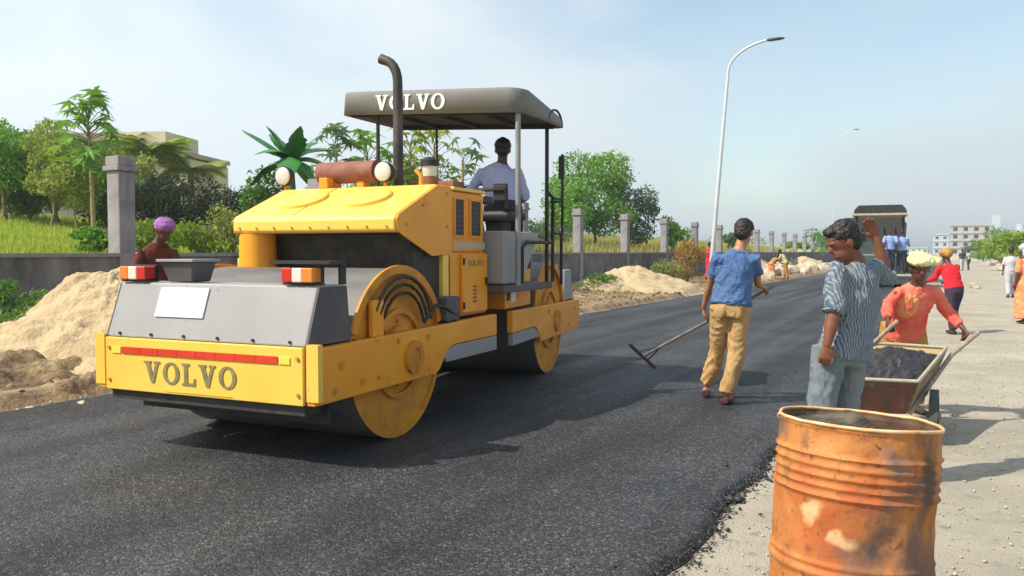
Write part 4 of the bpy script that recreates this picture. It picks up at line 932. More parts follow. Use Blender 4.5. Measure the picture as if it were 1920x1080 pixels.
MB().box((.48,2.28,1.095),(.66,2.52,1.718)).build('seat_base', 'dark', seat, bevel=.01)
MB().tube([(.36,2.16,1.84),(.36,2.10,2.02),(.78,2.10,2.02),(.78,2.16,1.84)], .02, 8).build('backrest_rail', 'black', seat, smooth=60)
MB().box((.64,2.11,1.90),(.80,2.15,2.08)).build('backrest_pad', 'black', seat, bevel=.02)
# steering wheel on a column, ahead of the driver
swc = Vector((.20, 2.62, 2.08)); sax = Vector((0.05,-.35,1)).normalized(); s_, w_ = frame_of(sax)
sb = MB(); sb.tube([swc + (s_*math.cos(a)+w_*math.sin(a))*.17 for a in [2*math.pi*k/28 for k in range(29)]], .014, 8); 
for k in range(3): a = k*2.1; sb.tube([swc, swc + (s_*math.cos(a)+w_*math.sin(a))*.165], .01, 6)
sb.tube([swc, (.22,2.74,1.60)], .03, 8); sb.build('steering_wheel', 'black', rr, smooth=60)
MB().box((.10,2.70,1.095),(.40,2.85,1.62)).build('front_console', 'dark', rr, bevel=.01)
# handrails on the right side of the platform
hr = MB()
hr.tube([(1.0,2.84,1.09),(1.0,2.84,1.98),(1.0,2.70,2.02)], .02, 8); hr.tube([(1.02,1.98,1.10),(1.02,1.98,1.45),(1.02,2.10,1.50),(1.02,2.80,1.50)], .018, 8)
hr.tube([(1.0,2.84,1.60),(1.03,3.02,1.60),(1.03,3.02,1.05)], .018, 8); hr.tube([(1.0,2.84,1.97),(1.04,3.02,1.97),(1.04,3.02,1.60)], .016, 8); hr.build('handrail', 'dark', rr, smooth=60)
MB().tube([(1.13,2.78,1.92),(1.13,2.78,2.42)], .016, 8).build('mirror_stem', 'black', rr, smooth=60)
MB().tube([(1.13,2.78,1.93),(1.0,2.76,1.93)], .013, 8).build('mirror_arm', 'black', rr, smooth=60)
MB().box((1.10,2.74,2.16),(1.16,2.765,2.40)).build('mirror', 'black', rr, bevel=.008)
MB().box((-.6,2.05,1.095),(.2,2.2,1.30)).build('toolbox', 'dark', rr, bevel=.01)
# canopy: fibre-board roof with a deep front band and rounded right corner, sagging to the right
MC = Matrix.Translation((.15, 2.24, 2.74)) @ Matrix.Rotation(R(3.0), 4, 'Y')
def cprof(x):  # top height across the width
    return .235 - .0*x
cb_ = MB(MC); hw = 1.0; y0, y1 = -.56, .56
# outline band in plan with corners
plan = []
def corner(cx, cy, r, a0, a1, n=7): return [(cx + r*math.cos(R(a0+(a1-a0)*k/n)), cy + r*math.sin(R(a0+(a1-a0)*k/n))) for k in range(n+1)]
plan = corner(-hw+.05, y0+.05, .05, 180, 270, 4) + corner(hw-.16, y0+.16, .16, 270, 360, 8) + corner(hw-.10, y1-.10, .10, 0, 90, 5) + corner(-hw+.05, y1-.05, .05, 90, 180, 4)
n = len(plan); zs = [(0.0,1.0),(.205,.995),(.225,.985),(.235,.95)]
vs_ = []
for z_, k_ in zs:
    for (a, b) in plan:
        dz = -.13*sm(.45, 1.0, a)*sm(-.5,.56,b) if z_ > .1 else 0
        vs_.append((a*k_, b*(k_ if k_ > .95 else k_), z_ + dz))
fs = [(q*n+k, q*n+(k+1)%n, (q+1)*n+(k+1)%n, (q+1)*n+k) for q in range(len(zs)-1) for k in range(n)] + [list(range((len(zs)-1)*n, len(zs)*n))]
cb_.add(vs_, fs)
can = cb_.build('canopy', 'canopy', rr, smooth=35); sol = can.modifiers.new('thick', 'SOLIDIFY'); sol.thickness = .018; sol.offset = -1
MB(MC).box((-.95,-.50,.030),(.93,.50,.055)).build('canopy_lining', 'black', can)
for yy in (-.50, .47): MB(MC).box((-.93,yy,-.012),(.90,yy+.035,.029)).build('canopy_rail', 'black', can)
for k in range(3): MB(MC).box((-.5+.5*k,-.46,-.005),(-.46+.5*k,.46,.029)).build('canopy_cross_rail', 'black', can)
arch = MB(MC); arch.tube([(.986,.10,-.002)] + [(.990, .30-.2*math.cos(R(a)), .15*math.sin(R(a))) for a in range(10,180,20)] + [(.99,.5,-.002)], .012, 6); arch.build('side_arch_trim', 'black', can, smooth=60)
letters('VOLVO', .150, 'white', can, lambda u, w_: MC @ Vector((-.60+u, -.5625, .040+w_)), .006, .10)
for (xx, yy, r_, m_) in ((1.07,1.76,.026,'post'), (.98,2.72,.021,'black'), (-.47,1.76,.019,'black'), (-.33,2.72,.012,'black')):
    MB().tube([(xx,yy,1.09),(xx,yy,2.74 - (xx-.15)*math.sin(R(3.0)))], r_, 10).build('canopy_post', m_, rr, smooth=60)
# seams, hinges, latches, hoses, bolts
for xx in (-.20, .12): MB().hexa([(xx-.003,.088,1.7005),(xx+.003,.088,1.7005),(xx+.003,.69,1.9605),(xx-.003,.69,1.9605)], [(xx-.003,.088,1.7035),(xx+.003,.088,1.7035),(xx+.003,.69,1.9635),(xx-.003,.69,1.9635)]).build('seam', 'dark', hood) if xx < 0 else None
for k in range(9): MB().tube([(-.72+k*.18,.049,1.60),(-.72+k*.18,.040,1.60)], .009, 8).build('rivet', 'yellow_dirty', hood)
for (yy, zc) in ((.20,1.62),(.86,1.62),(.86,1.90),(.45,1.78)): MB().tube([(.806,yy,zc),(.814,yy,zc)], .013, 8).build('bolt', 'yellow_dirty', rr)
for zc in (.93,1.32): MB().tube([(.838,1.11,zc-.03),(.838,1.11,zc+.03)], .010, 8).build('hinge', 'dark', sp)
MB().box((.8305,1.54,1.10),(.845,1.575,1.17)).build('latch', 'black', sp, bevel=.004)
MB().box((.8005,.905,.90),(.8035,.912,1.36)).build('seam', 'dark', rr)
for zc in (1.0,1.2): MB().tube([(.70,.799,zc),(.70,.790,zc)], .012, 8).build('bolt', 'yellow_dirty', rr)
hs2 = MB()
for k, (xa, za) in enumerate(((-.5,1.18),(-.2,1.24),(.1,1.15),(.3,1.22))): hs2.tube([(xa,.45,za),(xa+.12,.40,za-.06),(xa+.30,.42,za-.02),(xa+.42,.46,za-.12)], .016, 6)
hs2.build('bay_hose', 'black', rr, smooth=60)
MB().box((-.86,-.60,.70),(.86,-.575,.80)).build('scraper_blade', 'dark', rr)
MB().box((-.84,-.86,.26),(.84,-.84,.43)).build('bumper_shade_sheet', 'black', rr)  # black sheet added to stand in for shade under the bumper
for xx in (-.80,-.79+.0, .80): MB().tube([(xx,-1.12,1.12),(xx,-1.135,1.12)], .010, 8)
for k in range(6): MB().tube([(-.75+k*.30,-1.127,.83),(-.75+k*.30,-1.140,.83)], .010, 8).build('bolt', 'dark', tk)
MB().box((-.30,-1.158,.445),(.30,-1.155,.449)).build('seam', 'yellow_dirty', bp)
for sg in (-1,1):
    for zc in (.50,.73): MB().tube([(sg*.83,-1.155,zc),(sg*.83,-1.166,zc)], .012, 8).build('bolt', 'yellow_dirty', bp)
MB().box((.955,-.30,.60),(.957,-.12,.66)).build('decal', 'black', rr) if False else None
# ---- articulation joint and rear frame
MB().tube([(0,1.75,.42),(0,1.75,1.0)], .16, 20).build('pivot', 'dark', rr, smooth=40)
MB().box((-.45,1.55,.48),(.45,1.95,.78)).build('joint_block', 'dark', rr, bevel=.01)
rplate = [(.10,.615),(.80,.615),(.92,.60),(1.02,.52),(1.10,.43),(2.88,.43),(2.88,.79),(.10,.83)]
for sg in (-1, 1):
    x0, x1 = (.885, .95) if sg > 0 else (-.95, -.885)
    p = MB(XR).prism(rplate, x0, x1, 'x').build('side_plate', 'yellow', rr, bevel=.008)
    q = MB(XR); q.ring((.951*sg,1.75,.61),(sg,0,0),0,.115,.018,28); q.ring((.951*sg,1.75,.61),(sg,0,0),.07,.125,.026,28); q.build('hub_cover', 'yellow_dirty', p, smooth=30)
    for (ya, za) in ((2.6,.70),(2.3,.52),(1.4,.74)): MB(XR).ring((.951*sg,ya,za),(sg,0,0),0,.024,.008,14).build('bolt', 'yellow_dirty', p, smooth=30)
    MB(XR).prism([(.12,.49),(1.05,.49),(1.0,.53),(.90,.595),(.80,.61),(.12,.61)], x0+.006, x1-.006, 'x').build('step_box', 'grey_panel', rr, bevel=.006)
    g = MB(XR); vs_ = []
    for xx in xs if False else (.855*sg, .875*sg):
        for r_ in (.60,.665):
            for k in range(31): a = R(14) + R(152)*k/30; vs_.append((xx, 1.75 + r_*math.cos(a), .64 + r_*math.sin(a)))
    fs = []
    for k in range(30): fs += [(k,k+1,31+k+1,31+k),(62+k,62+k+1,93+k+1,93+k),(k,k+1,62+k+1,62+k),(31+k,31+k+1,93+k+1,93+k)]
    fs += [(0,31,93,62),(30,61,123,92)]; g.add(vs_, fs); g.build('arch_guard', 'yellow_dirty', rr)
MB(XR).box((-.868,2.86,.43),(.868,2.92,.80)).build('rear_bumper', 'yellow', rr, bevel=.006)
MB(XR).hexa([(-.87,2.40,.80),(.87,2.40,.80),(.87,2.88,.80),(-.87,2.88,.80)], [(-.87,2.45,1.18),(.87,2.45,1.18),(.87,2.74,1.18),(-.87,2.74,1.18)]).build('rear_water_tank', 'grey_panel', rr, bevel=.012)
eb = MB(XR).box((-.84,.20,.835),(.84,1.06,1.22)).build('rear_engine_box', 'yellow', rr, bevel=.012)
MB(XR).box((.8405,.24,1.08),(.845,.34,1.19)).build('sticker', mat('yellow_sticker', (.80,.72,.12), rough=.5), eb)
MB(XR).box((.8405,.24,.92),(.845,.34,1.06)).build('sticker', 'black', eb)
MB(XR).box((.8405,.37,.90),(.845,.52,1.03)).build('sticker', 'white', eb)
MB(XR).box((.8405,.44,1.10),(.848,.60,1.15)).build('handle', 'rust', eb)
MB(XR).box((-.78,.10,1.225),(.82,1.15,1.30)).build('rear_deck', 'dark', rr, bevel=.01)
MB(XR).box((-.78,2.42,1.185),(.80,2.60,1.24)).build('rear_rail', 'grey_dark', rr, bevel=.01)

# ------------------------------------------------------------ oil drum in the foreground
brl = empty('oil_drum', (1.245, 3.02, 0), 0, 'rusty orange oil drum with an open dented top in the right foreground', 'drum')
brl.rotation_euler = (0, R(4.5), R(35))
def barrel_shell():
    n = 160; zs = []; H_ = .825; z = 0
    ribs = (.225, .27, .62-.0, .655, .69, .725)
    hs = np.linspace(0, H_, 150); vs_ = []; 
    for z in hs:
        r = .279
        for c_, w_, a_ in ((.30,.022,.011),(.335,.014,.008),(.575,.013,.011),(.61,.011,.008),(.645,.011,.009),(.68,.011,.008),(.715,.011,.009)): r += a_*math.exp(-((z-c_)/w_)**2*2.2)
        if z > H_-.02: r += .004
        for k in range(n):
            a = 2*math.pi*k/n; x, y = math.cos(a), math.sin(a)
            d = .007*fbm(x*1.6, y*1.6, z*4, 3) + .003*fbm(x*6, y*6, z*12, 2)
            dent = -.028*math.exp(-(((a-4.1+math.pi)%(2*math.pi)-math.pi)/.30)**2 - ((z-.40)/.09)**2) - .020*math.exp(-(((a-3.3+math.pi)%(2*math.pi)-math.pi)/.22)**2 - ((z-.78)/.05)**2)
            dent -= .022*math.exp(-(((a-4.75+math.pi)%(2*math.pi)-math.pi)/.22)**2 - ((z-.46)/.12)**2)
            rr_ = r + d + dent; zt = z + (.006*fbm(x*1.2, y*1.2, 8)*(z/H_)**4)
            if z > H_-.05: zt -= .028*sm(0,1,(z-H_+.05)/.05)*math.exp(-(((a-2.2+math.pi)%(2*math.pi)-math.pi)/.12)**2)
            vs_.append((x*rr_, y*rr_, zt))
    m_ = len(hs); fs = [(q*n+k, q*n+(k+1)%n, (q+1)*n+(k+1)%n, (q+1)*n+k) for q in range(m_-1) for k in range(n)]
    top = [Vector(vs_[(m_-1)*n+k]) for k in range(n)]
    return vs_, fs, top
vs_, fs, top = barrel_shell()
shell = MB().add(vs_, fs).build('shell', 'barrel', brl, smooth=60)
inn = [(p[0]*.985, p[1]*.985, p[2]) for p in vs_]; ins = MB().add(inn, fs).build('inner_wall', 'barrel_in', brl, smooth=60)
MB().tube(top + [top[0]], .0062, 8, cap=False).build('rim', 'barrel_rim', brl, smooth=60)
MB().tube([(0,0,.66),(0,0,.755),(.03,-.01,.782)], [.249,.247,.10], 48).build('tar_filling', mat('sandy_tar_filling', (.06,.045,.03), (.16,.12,.075), 9, rough=.8, bump=.5, bscale=22, c3=(.03,.02,.02), s3=4, lo3=.5, hi3=.6), brl)

# ------------------------------------------------------------ people
def remesh(mb, name, m, parent, voxel, smooth=3, disp=0.0, dscale=9, seed=0, stretch=1.0):
    me = bpy.data.meshes.new('tmp'); me.from_pydata([tuple(p) for p in mb.v], [], mb.f)
    bm = bmesh.new(); bm.from_mesh(me); bmesh.ops.recalc_face_normals(bm, faces=bm.faces); bm.to_mesh(me); bm.free()
    o = bpy.data.objects.new('tmp', me); COL.objects.link(o)
    r = o.modifiers.new('r', 'REMESH'); r.mode = 'VOXEL'; r.voxel_size = voxel; r.use_smooth_shade = True
    if smooth: s = o.modifiers.new('s', 'SMOOTH'); s.iterations = smooth; s.factor = .6
    dg = bpy.context.evaluated_depsgraph_get(); ev = o.evaluated_get(dg); out = bpy.data.meshes.new_from_object(ev); bpy.data.objects.remove(o)
    out.name = name; out.materials.clear(); out.materials.append(M[m])
    if disp:
        nrm = [v.normal.copy() for v in out.vertices]
        for v, nn in zip(out.vertices, nrm):
            c = v.co; q = Vector((c.x*dscale, c.y*dscale, c.z*dscale*stretch + seed))
            w1 = noise.noise(q*.8)*1.6; q2 = Vector((q.x*1.1 + w1, q.y*1.1, q.z*2.3 + w1*1.5)); q3 = Vector((q.x*3.2 + w1*2, q.y*3.2, q.z*3.6 - w1*2))
            v.co = c + nn*disp*(.7*noise.noise(q) + .9*(.55-2*abs(noise.noise(q2))) + .55*(.4-1.6*abs(noise.noise(q3))))
    out.polygons.foreach_set('use_smooth', [True]*len(out.polygons)); out.update()
    return link(name, out, parent)
def hand(mb, wrist, tip, up, sc=1.0, curl=.6, flip=1):
    """palm with four fingers and a thumb from the wrist towards tip; up = back of the hand"""
    w0 = Vector(wrist); d = (Vector(tip)-w0).normalized(); u = Vector(up); u = (u - d*u.dot(d)).normalized(); s = d.cross(u)*flip
    L = .085*sc; mb.tube([w0, w0+d*L*.35, w0+d*L], [(.024*sc,.018*sc),(.034*sc,.016*sc),(.040*sc,.014*sc)], 10, side=s)
    for k, (off, ln) in enumerate(((-.030,.070),(-.010,.080),(.010,.075),(.029,.058))):
        b = w0 + d*L*.9 + s*off*sc; a1 = curl*.7; a2 = curl*1.6; l = ln*sc
        p1 = b + (d*math.cos(a1) - u*math.sin(a1))*l*.5; p2 = p1 + (d*math.cos(a2) - u*math.sin(a2))*l*.5
        mb.tube([b, p1, p2], [.0095*sc,.0088*sc,.007*sc], 7)
    b = w0 + d*L*.3 - s*.026*sc; p1 = b + (d*.6 - s*.6 - u*.25).normalized()*.038*sc; p2 = p1 + (d*.8 - s*.15 - u*.45).normalized()*.032*sc
    mb.tube([b, p1, p2], [.013*sc,.0105*sc,.008*sc], 7)
def person(base, J, label, skin, shirt, trousers, sc=1.0, vox=.009, hair='hair', sleeve=.95, long_sleeve=False, hem=0.0, hat=None, feet='shoe', group=None, skirt=False,
           curlL=.6, curlR=.6, upL=(0,1,0), upR=(0,1,0), eyes=True, slim=1.0, detail=(), detail_dir=(0,-1,0), tdisp=.010, hairlen=0.0):
    g = {k: Vector(v) for k, v in J.items()}; side = (g['shR']-g['shL']).normalized(); s = sc
    face = g.get('face', Vector((0,1,0))).normalized()
    mb = MB()
    neck = g['neck']; pel = g['pel']; chest = g['chest']; hd = g['head']
    w_ = (g['shR']-g['shL']).length
    mb.tube([pel-(chest-pel).normalized()*.06, pel, pel.lerp(chest,.5), chest, chest.lerp(neck,.6), neck], [(.12*s,.09*s),(.145*s,.105*s),(.125*s,.095*s),(w_*.46,.11*s),(w_*.36,.085*s),(.055*s,.055*s)], 18, side=side)
    mb.tube([neck-(hd-neck)*.2, neck.lerp(hd,.5), hd], [.056*s,.052*s,.05*s], 12)
    # head built in the frame of the face direction
    fw = face; rt = fw.cross(Vector((0,0,1))).normalized(); up = rt.cross(fw).normalized(); HM = Matrix((rt, fw, up)).transposed()
    def hp(a, b, c): return hd + HM @ Vector((a*s, b*s, c*s))
    mb.ell(hp(0,-.010,.025), (.076*s,.095*s,.098*s), HM, 20, 12); mb.ell(hp(0,.028,-.048), (.052*s,.056*s,.062*s), HM, 14, 10)
    mb.ell(hp(0,.088,-.012), (.013*s,.020*s,.026*s), HM, 10, 8); mb.ell(hp(0,.076,-.060), (.024*s,.014*s,.010*s), HM, 10, 6); mb.ell(hp(0,.066,-.095), (.020*s,.018*s,.014*s), HM, 10, 6)
    mb.ell(hp(0,.075,.028), (.050*s,.016*s,.010*s), HM, 12, 6)
    for q in (-1, 1): mb.ell(hp(q*.078,-.008,-.005), (.010*s,.020*s,.032*s), HM, 8, 6)
    for sd_, crl, upv in (('L', curlL, upL), ('R', curlR, upR)):
        a, b, c, d = g['sh'+sd_], g['el'+sd_], g['wr'+sd_], g['ha'+sd_]
        mb.tube([a, a.lerp(b,.3), b], [.055*s*slim,.048*s*slim,.038*s*slim], 12); mb.tube([b, b.lerp(c,.35), c], [.039*s*slim,.040*s*slim,.025*s*slim], 12)
        hand(mb, c, d, upv, s, crl, 1 if sd_ == 'L' else -1)
    for sd_ in 'LR':
        a, b, c, d = g['hip'+sd_], g['kn'+sd_], g['an'+sd_], g['to'+sd_]
        mb.tube([a, a.lerp(b,.4), b], [.085*s,.075*s,.052*s], 14); mb.tube([b, b.lerp(c,.35), c], [.052*s,.054*s,.034*s], 12)
        heel = c + (c-d).normalized()*.03*s; heel.z = d.z+.012; mb.tube([heel, c*.5+d*.5 - Vector((0,0,.01)), d], [(.034*s,.032*s),(.040*s,.028*s),(.034*s,.016*s)], 10, side=(d-c).cross(Vector((0,0,1))))
    B = remesh(mb, 'person', skin, None, vox, 2); B.location = base; tag(B, label, 'person', group)
    # shirt
    if shirt:
        sb_ = MB(); lo_ = pel + (pel-chest).normalized()*hem
        ww = w_*.5
        sb_.tube([lo_, lo_.lerp(pel,.5) if hem > .02 else lo_.lerp(chest,.12), pel.lerp(chest,.5), chest, chest.lerp(neck,.55), neck.lerp(chest,.08)], [(.186*s,.140*s),(.180*s,.138*s),(.158*s,.124*s),(ww*1.04,.132*s),(ww*.88,.108*s),(.068*s,.066*s)], 20, side=side)
        for sd_ in 'LR':
            a, b, c = g['sh'+sd_], g['el'+sd_], g['wr'+sd_]; e = a.lerp(b, sleeve); inn_ = a.lerp(chest, .35)
            sb_.tube([inn_, a, a.lerp(b,.4), e], [.062*s,.062*s*slim,.060*s*slim,.060*s*slim], 12)
            if long_sleeve: sb_.tube([a.lerp(b,.8), b, b.lerp(c,.5), b.lerp(c,.85)], [.058*s,.056*s,.048*s,.040*s], 12)
        remesh(sb_, 'shirt', shirt, B, max(.009, vox), 3, tdisp, 8, 2, .7)
    def loop(c, n_, rx, ry, rad, name, m_):
        s2, w2 = frame_of(n_, side); MB().tube([c + s2*math.cos(2*math.pi*k/28)*rx + w2*math.sin(2*math.pi*k/28)*ry for k in range(29)], rad, 7).build(name, m_, B, smooth=60)
    if detail:
        for nm_ in detail:
            if nm_ == 'belt': loop(pel+(chest-pel).normalized()*.045, chest-pel, .158*s, .122*s, .011, 'belt', 'shoe')
            if nm_ == 'collar': loop(chest.lerp(neck,.80), neck-chest, .078*s, .072*s, .013, 'collar', shirt)
            if nm_ == 'pocket':
                fb = (neck-chest).cross(side).normalized(); 
                for q in (-1, 1):
                    c0 = pel + side*q*.075*s - Vector((0,0,.045)); bd = Vector(detail_dir); 
                    MB().ell(c0 + bd*.128*s, (.048*s,.010*s,.058*s), Matrix.Rotation(math.atan2(-bd.x, bd.y), 3, 'Z'), 12, 8).build('pocket', trousers, B, smooth=80)
            if nm_ == 'cuff':
                for sd_ in 'LR': a, b = g['sh'+sd_], g['el'+sd_]; loop(a.lerp(b, sleeve*.97), b-a, .063*s*slim, .063*s*slim, .006, 'cuff', shirt)
            if nm_ == 'hem': loop(pel+(pel-chest).normalized()*hem*.9, chest-pel, .176*s, .127*s, .006, 'hem', shirt)
    if trousers:
        tb = MB(); top_ = pel + (chest-pel).normalized()*.05
        if skirt:
            mid_ = (g['knL']+g['knR'])/2; bot = (g['anL']+g['anR'])/2 + Vector((0,0,.04)); tb.tube([top_, pel, mid_, bot], [(.15*s,.12*s),(.19*s,.15*s),(.20*s,.17*s),(.22*s,.19*s)], 20, side=side)
        else:
            tb.tube([top_, pel, pel-(chest-pel).normalized()*.10], [(.150*s,.115*s),(.165*s,.125*s),(.15*s,.115*s)], 18, side=side)
            for sd_ in 'LR':
                a, b, c = g['hip'+sd_], g['kn'+sd_], g['an'+sd_]
                tb.tube([a+Vector((0,0,.05)), a.lerp(b,.35), b, b.lerp(c,.5), b.lerp(c,.93)], [.100*s,.095*s,.076*s,.074*s,.070*s], 14)
        remesh(tb, 'trousers' if not skirt else 'skirt', trousers, B, max(.010, vox), 3, tdisp*.9, 7, 5, .55)
    if hair:
        hb_ = MB(); hb_.ell(hp(0,-.022,.048), (.086*s,.096*s,.086*s), HM, 20, 12); hb_.ell(hp(0,-.052,.0), (.076*s,.062*s,(.078+hairlen)*s), HM, 16, 10)
        hb_.ell(hp(0,.045,.094), (.058*s,.038*s,.024*s), HM, 12, 8)
        remesh(hb_, 'hair', hair, B, min(vox,.006) if vox < .01 else vox, 1, .009, 38, 1)
    if hat == 'towel':
        q = MB(); q.ell(hp(0,-.005,.088), (.112*s,.118*s,.052*s), HM, 20, 10); q.ell(hp(.02,-.02,.122), (.075*s,.080*s,.030*s), HM, 14, 8); q.ell(hp(-.115,-.02,.07), (.06*s,.06*s,.035*s), HM, 12, 8)
        remesh(q, 'head_towel', 'yellow_cap', B, .008, 1, .010, 16, 3)
    if hat == 'scarf' or hat == 'white_scarf' or hat == 'tan_scarf':
        q = MB(); q.ell(hp(0,-.015,.065), (.115*s,.125*s,.085*s), HM, 20, 10); q.ell(hp(-.02,-.085,.03), (.085*s,.075*s,.085*s), HM, 14, 8)
        if hat == 'white_scarf': q.ell(hp(0,-.07,-.06), (.12*s,.08*s,.16*s), HM, 14, 8)
        remesh(q, 'headscarf', {'scarf':'purple','white_scarf':'white_cloth','tan_scarf':'ochre_cloth'}[hat], B, .009, 1, .009, 16, 3)
    if eyes:
        for q in (-1, 1): 
            MB().ell(hp(q*.030,.071,.006), (.010*s,.008*s,.005*s), HM, 10, 6).build('eye', 'eye', B, smooth=80)
    if feet:
        for sd_ in 'LR':
            c, d = g['an'+sd_], g['to'+sd_]; q = MB(); dd = (d-c); dd.z = 0; dd.normalize(); hl_ = c - dd*.045*s; hl_.z = d.z
            q.tube([hl_+Vector((0,0,.012)), (hl_+d)/2 + Vector((0,0,.008)), d+dd*.02+Vector((0,0,.0))], [(.042*s,.034*s),(.050*s,.030*s),(.040*s,.016*s)], 12, side=dd.cross(Vector((0,0,1))))
            remesh(q, 'shoe', feet, B, .009, 2)
    return B
def stance(h, yaw, lean=0.0, step=.12, arms='down', bend=0.0):
    """a standing pose for the smaller, distant people; yaw = the way they face (0 = away from the camera, clockwise)"""
    f = Vector((math.sin(yaw), math.cos(yaw), 0)); r = Vector((math.cos(yaw), -math.sin(yaw), 0)); k = h/1.7
    pel = Vector((0,0,.93*k)) - f*lean*.3; ax = (Vector((0,0,1))*math.cos(bend) + f*math.sin(bend)); chest = pel + ax*.36*k; neck = pel + ax*.55*k + f*.02; head = neck + (ax*.6+Vector((0,0,.4)))*.17*k + f*.03
    J = dict(pel=pel, chest=chest, neck=neck, head=head, face=f + Vector((0,0,-.15-bend*.5)), shL=neck-r*.19*k-ax*.06*k, shR=neck+r*.19*k-ax*.06*k)
    for sd_, q in (('L',-1),('R',1)):
        sh_ = J['sh'+sd_]
        if arms == 'fwd': el = sh_ + f*.14*k + Vector((0,0,-.25*k)) + r*q*.04; wr = el + f*.22*k + Vector((0,0,-.06*k))
        else: el = sh_ + Vector((0,0,-.28*k)) + r*q*.05*k - f*.02; wr = el + Vector((0,0,-.24*k)) + f*.06*k
        J['el'+sd_] = el; J['wr'+sd_] = wr; J['ha'+sd_] = wr + (wr-el).normalized()*.16*k
        hip = pel + r*q*.09*k - Vector((0,0,.03)); st_ = f*step*q; an = Vector((0,0,.08*k)) + r*q*.10*k + st_; kn = (hip+an)/2 + f*.04*k
        J['hip'+sd_] = hip; J['kn'+sd_] = kn; J['an'+sd_] = an; J['to'+sd_] = an + f*.16*k - Vector((0,0,.055*k))
    return J

# man in the blue tee with the rake (all joints relative to the ground point at his feet)
bx, by, bz = 1.91, 7.5, .045
Jb = dict(pel=(.10,.03,.90), chest=(.14,.06,1.24), neck=(.19,.08,1.43), head=(.235,.10,1.575), face=(.55,.75,-.32), shL=(-.02,.05,1.36), shR=(.315,.00,1.35),
          elL=(-.06,.19,1.08), wrL=(-.085,.31,.865), haL=(-.055,.37,.74), elR=(.37,.12,1.12), wrR=(.42,.24,1.08), haR=(.50,.27,1.06),
          hipL=(.02,.05,.87), hipR=(.17,.02,.87), knL=(.03,.20,.49), knR=(.15,.0,.48), anL=(-.05,.32,.12), anR=(.05,-.02,.085), toL=(-.01,.46,.045), toR=(.13,.12,.03))
person((bx,by,bz), Jb, 'man in a faded blue tee and tan trousers walking away with a long rake', 'skin_light', 'blue_tee', 'tan_trousers', 1.0, .008, hem=-.02, sleeve=.62, feet='shoe_red', upL=(-1,.2,.2), upR=(0,-.2,1), curlL=1.1, curlR=1.1, tdisp=.015, slim=.88, detail=('collar','cuff','pocket','hem'), detail_dir=(-.45,-.88,0))
hL_, hR_ = Vector((bx-.035, by+.365, bz+.735)), Vector((bx+.47, by+.26, bz+1.03))
hdir = (hL_-hR_).normalized(); tip = hR_ + hdir*1.30
rk = empty('rake', (0,0,0), 0, 'long-handled asphalt rake held low by the man in the blue tee', 'rake'); rk.location = tip
def loc_(p): return Vector(p) - tip
MB().tube([loc_(hR_ - hdir*.10), loc_(tip)], .0155, 10).build('handle', 'wood_dark', rk, smooth=60)
hb0, hb1 = Vector((1.236,tip.y-.05,.375)), Vector((1.236,tip.y-.05,.375))+Vector((.02+.245,.05,-.245))
mid_h = (hb0+hb1)/2; off = tip - mid_h; hb0 += off; hb1 += off
ax_h = (hb1-hb0).normalized(); bh = MB(); bh.tube([loc_(hb0), loc_(hb1)], .017, 8); bh.build('head_bar', 'black', rk)
tb_ = MB(); fwd_ = ax_h.cross(hdir).normalized(); fwd_ = fwd_ if fwd_.z < 0 else -fwd_
for k in range(12):
    p = hb0.lerp(hb1, (k+.5)/12); tb_.tube([loc_(p), loc_(p + fwd_*.05 + hdir*.01)], [.007,.004], 6)
tb_.build('teeth', 'black', rk)
MB().tube([loc_(tip - hdir*.22), loc_(hb0.lerp(hb1,.32))], .007, 6).build('brace', 'black', rk); MB().tube([loc_(tip - hdir*.22), loc_(hb0.lerp(hb1,.68))], .007, 6).build('brace', 'black', rk)

# man in the striped shirt with a raised forearm
Js = dict(pel=(.05,.0,.86), chest=(.10,.01,1.16), neck=(.10,.0,1.40), head=(.015,-.02,1.505), face=(-.85,-.05,-.42), shL=(-.055,-.10,1.335), shR=(.265,.11,1.345),
          elL=(-.095,-.17,1.07), wrL=(-.135,-.185,.895), haL=(-.15,-.17,.74), elR=(.40,.22,1.27), wrR=(.315,.20,1.54), haR=(.215,.16,1.70),
          hipL=(-.06,-.04,.82), hipR=(.11,.07,.82), knL=(-.13,-.06,.46), knR=(.10,.10,.46), anL=(-.12,-.02,.08), anR=(.12,.18,.08), toL=(-.25,.03,.03), toR=(0,.28,.03))
person((1.997,5.02,.0), Js, 'man in a grey-blue striped shirt looking down with one forearm raised', 'skin', 'striped', 'grey_trousers', 1.0, .007, hem=.06, sleeve=.92, upL=(-.4,-1,0), upR=(.3,.9,.2), detail=('collar','cuff','hem'), curlL=.7, tdisp=.015, curlR=.2, hairlen=.0, slim=1.0)
wb = MB(); wc = Vector(Js['wrL']); wb.tube([wc + Vector((.01,-.02,.05)), wc + Vector((.004,-.01,.03))], .036, 14)

